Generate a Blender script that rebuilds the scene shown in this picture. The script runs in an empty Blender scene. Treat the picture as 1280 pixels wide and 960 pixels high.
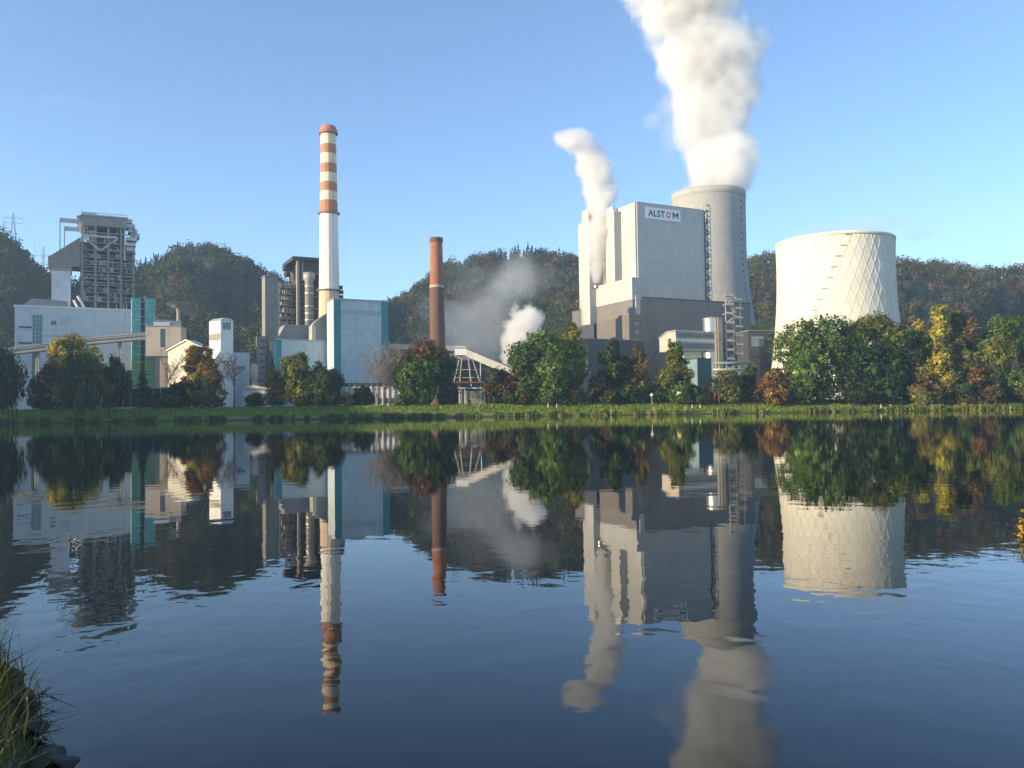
import bpy, math, random
import numpy as np
from mathutils import Vector, Matrix
sc = bpy.context.scene
COL = sc.collection
rnd = random.Random(7)
R_ = math.radians

# ------------------------------------------------------------------ camera
FOC, CX, CY = 1050.0, 640.0, 480.0
HOR, ROLL, CAMZ = 516.3, 0.0135, 1.5
th = math.atan((HOR - CY) / FOC)
fw = Vector((0, math.cos(th), math.sin(th)))
r0 = Vector((1, 0, 0)); u0 = Vector((0, -math.sin(th), math.cos(th)))
rt = r0 * math.cos(ROLL) - u0 * math.sin(ROLL)
up = r0 * math.sin(ROLL) + u0 * math.cos(ROLL)
CAM = Vector((0, 0, CAMZ))
cd = bpy.data.cameras.new('camera'); cam = bpy.data.objects.new('camera', cd); COL.objects.link(cam)
cd.sensor_width = 36; cd.lens = 36 * FOC / 1280; cd.clip_end = 20000; cd.clip_start = 0.05
m = Matrix((rt, up, -fw)).transposed().to_4x4(); m.translation = CAM
cam.matrix_world = m
sc.camera = cam

def at(px, py, Y):
    d = fw * FOC + rt * (px - CX) + up * (CY - py)
    return CAM + d * (Y / d.y)
GZ = 5.0            # level of the works behind the dike
def atz(px, Y, z=GZ):
    # point at depth Y and height z that lies under image column px
    a = rt * FOC - fw * (px - CX)
    x = -(a.y * Y + a.z * (z - CAMZ)) / a.x
    return Vector((x, Y, z))

SUN_AZ, SUN_EL = R_(65), R_(15)      # azimuth measured from -Y towards -X
SUN = Vector((-math.sin(SUN_AZ) * math.cos(SUN_EL), -math.cos(SUN_AZ) * math.cos(SUN_EL), math.sin(SUN_EL)))

# ------------------------------------------------------------------ materials
_M = {}
class NT:
    def __init__(s, nt): s.t = nt
    def n(s, typ, **kw):
        nd = s.t.nodes.new(typ)
        for k, v in kw.items():
            if k.startswith('i_'):
                key = k[2:]
                key = int(key) if key.isdigit() else key.replace('_', ' ')
                nd.inputs[key].default_value = v
            else: setattr(nd, k, v)
        return nd
    def l(s, a, b): s.t.links.new(a, b)
    def math(s, op, a, b=None, c=None, clamp=False):
        nd = s.t.nodes.new('ShaderNodeMath'); nd.operation = op; nd.use_clamp = clamp
        for i, v in enumerate((a, b, c)):
            if v is None: continue
            if isinstance(v, (int, float)): nd.inputs[i].default_value = v
            else: s.l(v, nd.inputs[i])
        return nd.outputs[0]
    def mix(s, fac, a, b, typ='MIX'):
        nd = s.t.nodes.new('ShaderNodeMix'); nd.data_type = 'RGBA'; nd.blend_type = typ
        for i, v in ((0, fac), (6, a), (7, b)):
            if isinstance(v, (int, float)): nd.inputs[i].default_value = v
            elif isinstance(v, (tuple, list)): nd.inputs[i].default_value = (*v[:3], 1)
            else: s.l(v, nd.inputs[i])
        return nd.outputs[2]
    def ramp(s, fac, p0, p1):
        nd = s.t.nodes.new('ShaderNodeMapRange'); nd.inputs[1].default_value = p0; nd.inputs[2].default_value = p1
        nd.interpolation_type = 'SMOOTHSTEP'
        s.l(fac, nd.inputs[0]); return nd.outputs[0]

def newmat(name):
    mt = bpy.data.materials.new(name); mt.use_nodes = True
    t = NT(mt.node_tree); bs = mt.node_tree.nodes['Principled BSDF']
    return mt, t, bs

def mat(name, col=None, rough=.65, metal=0.0, var=.18, streak=.22, sx=0, sz=0, seam=.72, dirt=None, spec=.4):
    """painted / clad surface: blotches, rain streaks, optional cladding seams every sx / sz metres"""
    if name in _M: return _M[name]
    mt, t, bs = newmat(name)
    tc = t.n('ShaderNodeTexCoord'); ob = tc.outputs['Object']
    n1 = t.n('ShaderNodeTexNoise', i_Scale=.22, i_Detail=6.0, i_Roughness=.62); t.l(ob, n1.inputs['Vector'])
    mp = t.n('ShaderNodeMapping'); mp.inputs['Scale'].default_value = (.75, .75, .035); t.l(ob, mp.inputs[0])
    n2 = t.n('ShaderNodeTexNoise', i_Scale=1.0, i_Detail=5.0, i_Roughness=.65); t.l(mp.outputs[0], n2.inputs['Vector'])
    d = dirt or tuple(c * .45 for c in col)
    c1 = t.mix(t.math('MULTIPLY', t.ramp(n1.outputs[0], .4, .75), var), col, d)
    c2 = t.mix(t.math('MULTIPLY', t.ramp(n2.outputs[0], .48, .75), streak), c1, d)
    if sx or sz:
        sp = t.n('ShaderNodeSeparateXYZ'); t.l(ob, sp.inputs[0])
        g = None; cells = []
        for s_, src in ((sx, t.math('ADD', sp.outputs[0], sp.outputs[1])), (sz, sp.outputs[2])):
            if not s_: continue
            q = t.math('DIVIDE', src, s_)
            fr = t.math('FRACT', q); cells.append(t.math('FLOOR', q))
            ln = t.math('LESS_THAN', fr, .07 if s_ < 4 else .3 / s_)
            g = ln if g is None else t.math('MAXIMUM', g, ln)
        wn = t.n('ShaderNodeTexWhiteNoise', noise_dimensions='2D')
        cb = t.n('ShaderNodeCombineXYZ'); t.l(cells[0], cb.inputs[0])
        if len(cells) > 1: t.l(cells[1], cb.inputs[1])
        t.l(cb.outputs[0], wn.inputs['Vector'])
        c2 = t.mix(t.math('MULTIPLY', wn.outputs[0], .13), c2, d)
        c2 = t.mix(t.math('MULTIPLY', g, 1 - seam), c2, tuple(c * .3 for c in col))
    t.l(c2, bs.inputs['Base Color'])
    bs.inputs['Roughness'].default_value = rough; bs.inputs['Metallic'].default_value = metal
    bs.inputs['Specular IOR Level'].default_value = spec
    _M[name] = mt; return mt

def glassmat(name, col=(.03, .04, .05)):
    if name in _M: return _M[name]
    mt, t, bs = newmat(name)
    tc = t.n('ShaderNodeTexCoord'); n1 = t.n('ShaderNodeTexNoise', i_Scale=.4); t.l(tc.outputs['Object'], n1.inputs['Vector'])
    t.l(t.mix(n1.outputs[0], col, tuple(c * 1.8 for c in col)), bs.inputs['Base Color'])
    bs.inputs['Roughness'].default_value = .12; _M[name] = mt; return mt

# ------------------------------------------------------------------ mesh builder
class MB:
    def __init__(s): s.v = []; s.f = []
    def add(s, vs, fs):
        o = len(s.v); s.v += [tuple(p) for p in vs]; s.f += [tuple(i + o for i in q) for q in fs]
    def box(s, x0, x1, y0, y1, z0, z1):
        if x1 < x0: x0, x1 = x1, x0
        if y1 < y0: y0, y1 = y1, y0
        if z1 < z0: z0, z1 = z1, z0
        s.add([(x0, y0, z0), (x1, y0, z0), (x1, y1, z0), (x0, y1, z0), (x0, y0, z1), (x1, y0, z1), (x1, y1, z1), (x0, y1, z1)],
              [(3, 2, 1, 0), (4, 5, 6, 7), (0, 1, 5, 4), (1, 2, 6, 5), (2, 3, 7, 6), (3, 0, 4, 7)])
    def prism_y(s, prof, y0, y1):        # profile in x,z (counter-clockwise seen from -y), pulled along y
        n = len(prof)
        s.add([(x, y0, z) for x, z in prof] + [(x, y1, z) for x, z in prof],
              [tuple(range(n)), tuple(range(2 * n - 1, n - 1, -1))] + [((i + 1) % n, i, n + i, n + (i + 1) % n) for i in range(n)])
    def prism_x(s, prof, x0, x1):        # profile in y,z
        n = len(prof)
        s.add([(x0, y, z) for y, z in prof] + [(x1, y, z) for y, z in prof],
              [tuple(range(n - 1, -1, -1)), tuple(range(n, 2 * n))] + [(i, (i + 1) % n, n + (i + 1) % n, n + i) for i in range(n)])
    def lathe(s, prof, n=32, cx=0, cy=0, cap=True):   # prof [(r,z)...]
        vs = []; fs = []
        for r, z in prof:
            for k in range(n):
                a = 2 * math.pi * k / n; vs.append((cx + r * math.cos(a), cy + r * math.sin(a), z))
        for j in range(len(prof) - 1):
            for k in range(n):
                k2 = (k + 1) % n; fs.append((j * n + k, j * n + k2, (j + 1) * n + k2, (j + 1) * n + k))
        if cap:
            fs.append(tuple(range(n - 1, -1, -1))); L = (len(prof) - 1) * n; fs.append(tuple(L + k for k in range(n)))
        s.add(vs, fs)
    def tube(s, pts, rad, n=6, cap=True):
        pts = [Vector(p) for p in pts]
        if isinstance(rad, (int, float)): rad = [rad] * len(pts)
        vs = []; fs = []
        a0 = None
        for i, p in enumerate(pts):
            d = (pts[min(i + 1, len(pts) - 1)] - pts[max(i - 1, 0)])
            if d.length < 1e-9: d = Vector((0, 0, 1))
            d.normalize()
            if a0 is None:
                a0 = d.cross(Vector((0, 0, 1)) if abs(d.z) < .9 else Vector((1, 0, 0)))
            a = (a0 - d * a0.dot(d)); a.normalize(); a0 = a; b = d.cross(a)
            for k in range(n):
                t = 2 * math.pi * (k + .5) / n
                vs.append(p + (a * math.cos(t) + b * math.sin(t)) * rad[i])
        for j in range(len(pts) - 1):
            for k in range(n):
                k2 = (k + 1) % n; fs.append((j * n + k, j * n + k2, (j + 1) * n + k2, (j + 1) * n + k))
        if cap:
            fs.append(tuple(range(n - 1, -1, -1))); L = (len(pts) - 1) * n; fs.append(tuple(L + k for k in range(n)))
        s.add(vs, fs)
    def bar(s, p, q, w, h=None):         # square bar between two points
        s.tube([p, q], (w if h is None else (w + h) / 2) * .7071, 4)
    def beam(s, p, q, w, h):             # box girder between two points, w across (level), h upright
        p = Vector(p); q = Vector(q); d = (q - p).normalized(); a = d.cross(Vector((0, 0, 1))).normalized(); b = a.cross(d)
        vs = []
        for e in (p, q):
            for sa, sb in ((-1, -1), (1, -1), (1, 1), (-1, 1)): vs.append(e + a * (sa * w / 2) + b * (sb * h / 2))
        s.add(vs, [(0, 1, 2, 3), (7, 6, 5, 4), (0, 4, 5, 1), (1, 5, 6, 2), (2, 6, 7, 3), (3, 7, 4, 0)])
    def build(s, name, mt, parent=None, smooth=False, label=None):
        me = bpy.data.meshes.new(name); me.from_pydata(s.v, [], s.f); me.update()
        me.materials.append(mt)
        if smooth: me.shade_smooth()
        o = bpy.data.objects.new(name, me); COL.objects.link(o)
        if parent: o.parent = parent
        if label: o['label'] = label
        return o

def tag(o, label=None, cat=None, group=None, kind=None):
    if label: o['label'] = label
    if cat: o['category'] = cat
    if group: o['group'] = group
    if kind: o['kind'] = kind
    return o

PHI = R_(27)
class Thing:
    """an Empty at the base of a thing; pixel helpers turn image measures into its own metres"""
    def __init__(s, name, label, cat, px=None, Y=None, z=GZ, rot=PHI, group=None, loc=None):
        s.o = Vector(loc) if loc is not None else atz(px, Y, z)
        s.e = bpy.data.objects.new(name, None); COL.objects.link(s.e); s.e.empty_display_size = 1
        s.e.location = s.o; s.e.rotation_euler = (0, 0, rot)
        tag(s.e, label, cat, group)
        c, q = math.cos(rot), math.sin(rot); s.u = Vector((c, q, 0)); s.v = Vector((-q, c, 0)); s.k = Vector((0, 0, 1))
    def loc(s, w):
        d = Vector(w) - s.o; return Vector((d.dot(s.u), d.dot(s.v), d.z))
    def _solve(s, base, a, b, px, py):
        A = rt * FOC - fw * (px - CX); B = up * FOC + fw * (py - CY)
        d = base - CAM
        m11, m12, m21, m22 = a.dot(A), b.dot(A), a.dot(B), b.dot(B)
        e1, e2 = -d.dot(A), -d.dot(B); D = m11 * m22 - m12 * m21
        return (e1 * m22 - m12 * e2) / D, (m11 * e2 - m21 * e1) / D
    def xz(s, px, py, y=0): return s._solve(s.o + s.v * y, s.u, s.k, px, py)
    def yz(s, px, py, x=0): return s._solve(s.o + s.u * x, s.v, s.k, px, py)
    def z(s, py, x=0, y=0):
        B = up * FOC + fw * (py - CY); d = s.o + s.u * x + s.v * y - CAM
        return -d.dot(B) / B.z
    def box(s, name, mt, px0, px1, pt, depth, y=0, pb=None, label=None, parent=None, ref=None):
        """box whose front (plane y) spans px0..px1 and rises from pb (or the ground) to pt"""
        pm = ref or ((pt + (pb if pb else 500)) / 2)
        x0, _ = s.xz(px0, pm, y); x1, _ = s.xz(px1, pm, y)
        zt = s.z(pt, (x0 + x1) / 2, y); zb = 0 if pb is None else s.z(pb, (x0 + x1) / 2, y)
        b = MB(); b.box(x0, x1, y, y + depth, zb, zt)
        o = b.build(name, mt, parent or s.e, label=label)
        return x0, x1, zb, zt, o
    def mb(s, b, name, mt, smooth=False, label=None, parent=None): return b.build(name, mt, parent or s.e, smooth, label)

def struct(b, name, mt, smooth=False, kind='structure', label=None):
    o = b.build(name, mt, None, smooth); o['kind'] = kind
    if label: o['label'] = label
    return o
# ------------------------------------------------------------------ terrain
def vnoise(x, y, seed=0):
    x = np.asarray(x, float); y = np.asarray(y, float)
    xi = np.floor(x).astype(np.int64); yi = np.floor(y).astype(np.int64); fx = x - xi; fy = y - yi
    fx = fx * fx * (3 - 2 * fx); fy = fy * fy * (3 - 2 * fy)
    def h(a, b):
        n = (a * 374761393 + b * 668265263 + seed * 1442695041) & 0x7fffffff
        n = ((n ^ (n >> 13)) * 1274126177) & 0x7fffffff
        return ((n ^ (n >> 16)) & 0xffff) / 65535.0
    return (h(xi, yi) * (1 - fx) + h(xi + 1, yi) * fx) * (1 - fy) + (h(xi, yi + 1) * (1 - fx) + h(xi + 1, yi + 1) * fx) * fy
def fbm(x, y, o=4, seed=0):
    s = 0; a = .5
    for i in range(o): s = s + a * vnoise(x * 2 ** i, y * 2 ** i, seed + i); a *= .5
    return s
def sst(a, b, x):
    t = np.clip((x - a) / (b - a), 0, 1); return t * t * (3 - 2 * t)

def bank_y(x): return 346 + .07 * np.asarray(x, float) + 2.5 * (fbm(np.asarray(x, float) / 40, np.zeros_like(np.asarray(x, float)) + 3.3, 3) - .45)
def ground_z(x, y):
    x = np.asarray(x, float); y = np.asarray(y, float)
    t = y - bank_y(x)
    bed = np.clip(t * .35, -3.2, 0)
    edge = .95 * sst(0, 1.6, t)
    slope = (GZ - .55) * sst(3.0, 30, t) + .25 * (fbm(x / 12, y / 12, 3, 5) - .45) * sst(2, 10, t)
    return np.where(t < 0, bed, edge + slope - .4 * sst(30, 60, t))

SKY = [(-400,245),(-150,262),(-60,276),(0,291),(15,300),(35,322),(55,338),(90,354),(130,347),(170,333),(200,322),(215,313),(240,309),(265,311),(285,320),(310,330),
       (335,345),(360,357),(420,384),(455,386),(487,377),(510,366),(535,353),(560,336),(590,328),(620,320),(660,314),(700,316),(727,322),(800,335),(900,330),(940,324),
       (970,320),(1050,320),(1122,328),(1150,330),(1180,334),(1210,337),(1250,338),(1280,333),(1400,322),(1700,300)]
RY = [(-400,820),(60,860),(170,1000),(350,1010),(480,1180),(730,1120),(940,1200),(1280,1060),(1700,950)]
def hill(px, s):
    """s 0 at the foot, 1 on the ridge, up to 1.5 behind it -> x, y, z"""
    px = np.asarray(px, float); s = np.asarray(s, float)
    py = np.interp(px, *zip(*SKY)); Yr = np.interp(px, *zip(*RY)); Y0 = np.maximum(Yr * .66, 620)
    A = (px - CX) / FOC
    def zat(py, Y): return CAMZ + ((HOR - ROLL * (px - CX)) - py) / FOC * Y
    zr = zat(py, Yr) - 11.5
    Y = Y0 + (Yr - Y0) * s
    prof = np.where(s < 1, np.sin(np.clip(s, 0, 1) * math.pi / 2) ** 1.15, 1 - .35 * (s - 1) ** 1.3)
    x = A * Y
    bump = (fbm(x / 90, Y / 90, 4, 11) - .47) * 52 * np.sin(np.clip(s, 0, 1) * math.pi)
    z = GZ - .8 + (zr - GZ) * prof + bump * np.minimum(1, (zr - GZ) / 60)
    return x, Y, np.maximum(z, GZ - 1.0)

def gridmesh(name, X, Y, Z, mt, smooth=True):
    ny, nx = X.shape
    me = bpy.data.meshes.new(name)
    v = np.stack([X, Y, Z], -1).reshape(-1, 3)
    i = np.arange(ny * nx).reshape(ny, nx)
    f = np.stack([i[:-1, :-1], i[:-1, 1:], i[1:, 1:], i[1:, :-1]], -1).reshape(-1, 4)
    npmesh(me, v, f)
    me.materials.append(mt)
    if smooth: me.shade_smooth()
    o = bpy.data.objects.new(name, me); COL.objects.link(o); return o
def npmesh(me, v, f):
    k = f.shape[1]
    me.vertices.add(len(v)); me.vertices.foreach_set('co', np.ascontiguousarray(v, dtype=np.float32).ravel())
    me.loops.add(f.size); me.loops.foreach_set('vertex_index', f.astype(np.int32).ravel())
    me.polygons.add(len(f)); me.polygons.foreach_set('loop_start', np.arange(0, f.size, k, dtype=np.int32))
    me.polygons.foreach_set('loop_total', np.full(len(f), k, dtype=np.int32))
    me.update(calc_edges=True)

def grassmat():
    mt, t, bs = newmat('meadow')
    g = t.n('ShaderNodeNewGeometry'); P = g.outputs['Position']
    n1 = t.n('ShaderNodeTexNoise', i_Scale=.05, i_Detail=7.0, i_Roughness=.65); t.l(P, n1.inputs['Vector'])
    n2 = t.n('ShaderNodeTexNoise', i_Scale=.9, i_Detail=6.0, i_Roughness=.7); t.l(P, n2.inputs['Vector'])
    c = t.mix(t.ramp(n1.outputs[0], .35, .68), (.12, .16, .020), (.20, .21, .032))
    c = t.mix(t.math('MULTIPLY', t.ramp(n2.outputs[0], .42, .72), .8), c, (.07, .105, .017))
    sp = t.n('ShaderNodeSeparateXYZ'); t.l(P, sp.inputs[0])
    c = t.mix(t.ramp(sp.outputs[2], .55, .1), c, (.045, .036, .022))
    t.l(c, bs.inputs['Base Color']); bs.inputs['Roughness'].default_value = .9; bs.inputs['Specular IOR Level'].default_value = .1
    bp = t.n('ShaderNodeBump', i_Strength=.8, i_Distance=.4); t.l(n2.outputs[0], bp.inputs['Height']); t.l(bp.outputs[0], bs.inputs['Normal'])
    return mt
M_GRASS = grassmat()
xs = np.concatenate([np.arange(-2600, -420, 60), np.arange(-420, 420, 3.0), np.arange(420, 2601, 60)])
ys = np.concatenate([[-400, -40, 40, 200, 300, 325], np.arange(332, 350, .6), np.arange(350, 420, 2.5), np.arange(420, 660, 20), np.arange(660, 2700, 120)])
X, Y = np.meshgrid(xs, ys)
ground = gridmesh('ground', X, Y, ground_z(X, Y), M_GRASS); ground['kind'] = 'structure'

# hills under the woods
mt, t, bs = newmat('hill_soil')
g = t.n('ShaderNodeNewGeometry'); n1 = t.n('ShaderNodeTexNoise', i_Scale=.06, i_Detail=6.0); t.l(g.outputs['Position'], n1.inputs['Vector'])
t.l(t.mix(n1.outputs[0], (.022, .026, .012), (.055, .045, .022)), bs.inputs['Base Color']); bs.inputs['Roughness'].default_value = 1
PX, S = np.meshgrid(np.arange(-400, 1701, 6), np.linspace(0, 1.55, 46))
hx, hy, hz = hill(PX, S)
hills = gridmesh('hills', hx, hy, hz, mt); hills['kind'] = 'structure'

# unseen ridge left of the view, shaped to shade the left of the dike
hs = Vector((-math.sin(SUN_AZ), -math.cos(SUN_AZ), 0)); hp = Vector((hs.y, -hs.x, 0))
q_ = np.arange(150, 700, 8.0); s_ = np.arange(120, 560, 10.0); Q, SS = np.meshgrid(q_, s_)
Hq = np.interp(Q, [200, 262, 285, 304, 350, 400, 440, 520, 620, 700], [0, 40, 112, 124, 119, 112, 108, 74, 40, 0]) + 9 * (fbm(Q / 14, Q * 0, 4, 8) - .45)
Zr = GZ - 6 + (Hq + 1) * np.exp(-((SS - 330) / 75) ** 2)
rd = gridmesh('hills', SS * hs.x + Q * hp.x, SS * hs.y + Q * hp.y, Zr, mt); rd['kind'] = 'structure'

# ------------------------------------------------------------------ water
def watermat():
    mt, t, bs = newmat('lake_water')
    g = t.n('ShaderNodeNewGeometry'); P = g.outputs['Position']
    bs.inputs['Base Color'].default_value = (.0006, .003, .0045, 1)
    bs.inputs['Roughness'].default_value = .015; bs.inputs['IOR'].default_value = 1.333
    def noise(scale, sx, sy, rot, detail, dist=0.0):
        mp = t.n('ShaderNodeMapping'); mp.inputs['Scale'].default_value = (sx, sy, 1); mp.inputs['Rotation'].default_value = (0, 0, rot); t.l(P, mp.inputs[0])
        n = t.n('ShaderNodeTexNoise', i_Scale=scale, i_Detail=detail, i_Roughness=.5, i_Distortion=dist); t.l(mp.outputs[0], n.inputs['Vector']); return n.outputs[0]
    a = noise(2.5, 1.05, 1.0, .35, 2.0, .3)           # 0.4 m wavelets running across the view
    b = noise(.55, .5, 1.2, -.2, 2.0)                 # longer swell
    patch = t.ramp(noise(.16, .6, .35, .3, 2.0), .40, .66)
    wv = t.n('ShaderNodeTexWave', i_Scale=.42, i_Distortion=2.2, i_Detail=1.0); wv.wave_type = 'RINGS'; wv.rings_direction = 'Z'
    mp = t.n('ShaderNodeMapping'); mp.inputs['Location'].default_value = (-2.6, -3.2, 0); t.l(P, mp.inputs[0]); t.l(mp.outputs[0], wv.inputs['Vector'])
    sp = t.n('ShaderNodeSeparateXYZ'); t.l(P, sp.inputs[0]); near = t.ramp(sp.outputs[1], 12.0, 5.0)     # breeze ruffles only the water off the near shore
    h = t.math('MULTIPLY', a, t.math('ADD', t.math('MULTIPLY', t.math('MULTIPLY', t.math('ADD', patch, .35), near), .0054), .0008))
    h = t.math('ADD', h, t.math('MULTIPLY', b, .0012))
    h = t.math('ADD', h, t.math('MULTIPLY', t.math('MULTIPLY', wv.outputs['Fac'], patch), .0004))
    bp = t.n('ShaderNodeBump', i_Strength=1.0, i_Distance=1.0); t.l(h, bp.inputs['Height']); t.l(bp.outputs[0], bs.inputs['Normal'])
    return mt
b = MB(); b.add([(-1500, -300, 0), (1500, -300, 0), (1500, 470, 0), (-1500, 470, 0)], [(0, 1, 2, 3)])
struct(b, 'lake_water', watermat())

# footpath along the foot of the dike
mp_ = mat('pale_gravel', (.20, .18, .13), .9, var=.5, streak=0)
b = MB(); prev = None
for x in np.arange(-120, 12, 2.0):
    y = float(bank_y(x)); q = [(x, y + 1.8, float(ground_z(x, y + 1.8)) + .12), (x, y + 2.4, float(ground_z(x, y + 2.4)) + .62), (x, y + 3.8, float(ground_z(x, y + 3.8)) + .60)]
    if prev: b.add([prev[0], q[0], q[1], prev[1], q[2], prev[2]], [(0, 1, 2, 3), (3, 2, 4, 5)])
    prev = q
struct(b, 'footpath', mp_)
# ------------------------------------------------------------------ foliage
def leafmat(name, trans=.3):
    mt, t, bs = newmat(name)
    at_ = t.n('ShaderNodeAttribute', attribute_name='tint')
    out = mt.node_tree.nodes['Material Output']
    d = t.n('ShaderNodeBsdfDiffuse'); tr = t.n('ShaderNodeBsdfTranslucent'); mx = t.n('ShaderNodeMixShader', i_0=trans)
    t.l(at_.outputs['Color'], d.inputs[0]); t.l(at_.outputs['Color'], tr.inputs[0])
    t.l(d.outputs[0], mx.inputs[1]); t.l(tr.outputs[0], mx.inputs[2]); t.l(mx.outputs[0], out.inputs[0])
    return mt
M_LEAF = leafmat('leaves'); M_FAR = leafmat('far_leaves', .12)
M_BARK = mat('bark', (.065, .050, .036), .95, var=.6, streak=.4)
M_BARKPALE = mat('pale_bark', (.25, .19, .15), .9, var=.5, streak=.3)

def leafmesh(name, C, S, tint, rng, mt, aspect=1.0, droop=False, up_bias=0.0, out=None):
    """one small bent-free quad per leaf spray; C centres, S sizes, tint per leaf"""
    n = len(C)
    N = rng.normal(size=(n, 3)); N[:, 2] += up_bias; N = N if out is None else N * .75 + out * 1.3; N /= np.linalg.norm(N, axis=1)[:, None]
    if droop: N[:, 2] *= .25; N /= np.linalg.norm(N, axis=1)[:, None]
    T = rng.normal(size=(n, 3))
    if droop: T = np.tile([0, 0, 1.0], (n, 1)) + .25 * T
    T -= (T * N).sum(1)[:, None] * N; T /= np.linalg.norm(T, axis=1)[:, None]
    B = np.cross(N, T)
    S = np.asarray(S)[:, None]
    a = T * S * .5 * aspect; b = B * S * .5 / max(aspect, 1e-3) ** .5
    k = rng.uniform(.55, 1.0, (n, 1))
    V = np.stack([C - a, C + b * k, C + a * 1.1, C - b], 1).reshape(-1, 3)
    Fq = np.arange(4 * n).reshape(-1, 4)
    me = bpy.data.meshes.new(name); npmesh(me, V, Fq)
    ca = me.attributes.new('tint', 'FLOAT_COLOR', 'POINT')
    col = np.concatenate([np.repeat(tint, 4, 0), np.ones((4 * n, 1))], 1).astype(np.float32)
    ca.data.foreach_set('color', col.ravel())
    me.materials.append(mt)
    o = bpy.data.objects.new(name, me); COL.objects.link(o); return o

def envelope(kind, t):
    if kind == 'round': return np.sqrt(np.clip(1 - ((t - .46) / .56) ** 2, .02, 1))
    if kind == 'cone': return np.clip(1.12 * (1 - t) ** .75 * np.minimum(1, .55 + t * 3), .06, 1)
    if kind == 'column': return np.clip(np.minimum(1, .62 + t * 1.5) * np.minimum(1, (1.04 - t) * 2.2), .1, 1)
    if kind == 'bush': return np.sqrt(np.clip(1 - (t / 1.02) ** 2.2, .03, 1))
    return np.sqrt(np.clip(1 - ((t - .5) / .52) ** 2, .05, 1))

PAL = {  # leaf albedos
 'dark': [(.030, .052, .016), (.040, .070, .022), (.050, .078, .020)],
 'green': [(.048, .085, .018), (.062, .105, .024), (.080, .105, .022)],
 'olive': [(.095, .100, .024), (.120, .115, .030), (.075, .085, .022)],
 'yellow': [(.30, .23, .028), (.24, .20, .032), (.19, .17, .030)],
 'gold': [(.34, .20, .030), (.28, .15, .026), (.21, .14, .030)],
 'orange': [(.18, .095, .026), (.14, .075, .024), (.17, .11, .030)],
 'red': [(.095, .048, .024), (.08, .048, .024), (.075, .055, .026)],
 'brown': [(.12, .075, .032), (.10, .068, .028), (.085, .07, .028)],
 'willow': [(.052, .066, .030), (.066, .080, .034), (.045, .055, .026)],
 'shade': [(.034, .044, .020), (.044, .052, .022), (.048, .060, .022)],
}
def tints(pal, n, rng, var=.28):
    P = np.array(pal)[rng.integers(0, len(pal), n)]
    return np.clip(1.62 * P * np.exp(rng.normal(0, var, (n, 1))), .008, .5)

def limbs(b, h, w, cb, rng, kind, stems=1, r=None):
    r = r or max(.16, h * .016)
    tips = []
    for s_ in range(stems):
        off = (rng.uniform(-1, 1, 2) * (.05 if stems == 1 else .5)) * w * .28
        lean = rng.uniform(-1, 1, 2) * (.03 if stems == 1 else .12) * h
        P = [Vector((off[0], off[1], -.5))]
        for q in (.12, .35, .6, .88): P.append(Vector((off[0] + lean[0] * q + rng.normal(0, .012 * h), off[1] + lean[1] * q + rng.normal(0, .012 * h), h * q)))
        rr = r / math.sqrt(stems)
        b.tube(P, [rr * 1.35, rr, rr * .8, rr * .5, rr * .12], 7)
        for k in range(7 if stems == 1 else 4):
            q = rng.uniform(max(.18, cb / h * .8), .75); a = rng.uniform(0, 6.283); i = min(3, int(q * 4))
            p0 = Vector((off[0] + lean[0] * q, off[1] + lean[1] * q, h * q))
            e = envelope(kind, np.array((h * q - cb) / max(h - cb, 1e-3)).clip(0, 1)); L = w / 2 * float(e) * rng.uniform(.6, .9)
            p2 = p0 + Vector((math.cos(a) * L, math.sin(a) * L, L * rng.uniform(.35, .9)))
            p1 = (p0 + p2) / 2 + Vector((0, 0, -.08 * L))
            b.tube([p0, p1, p2], [rr * .42, rr * .28, rr * .08], 5); tips.append(p2)
    return tips

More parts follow.
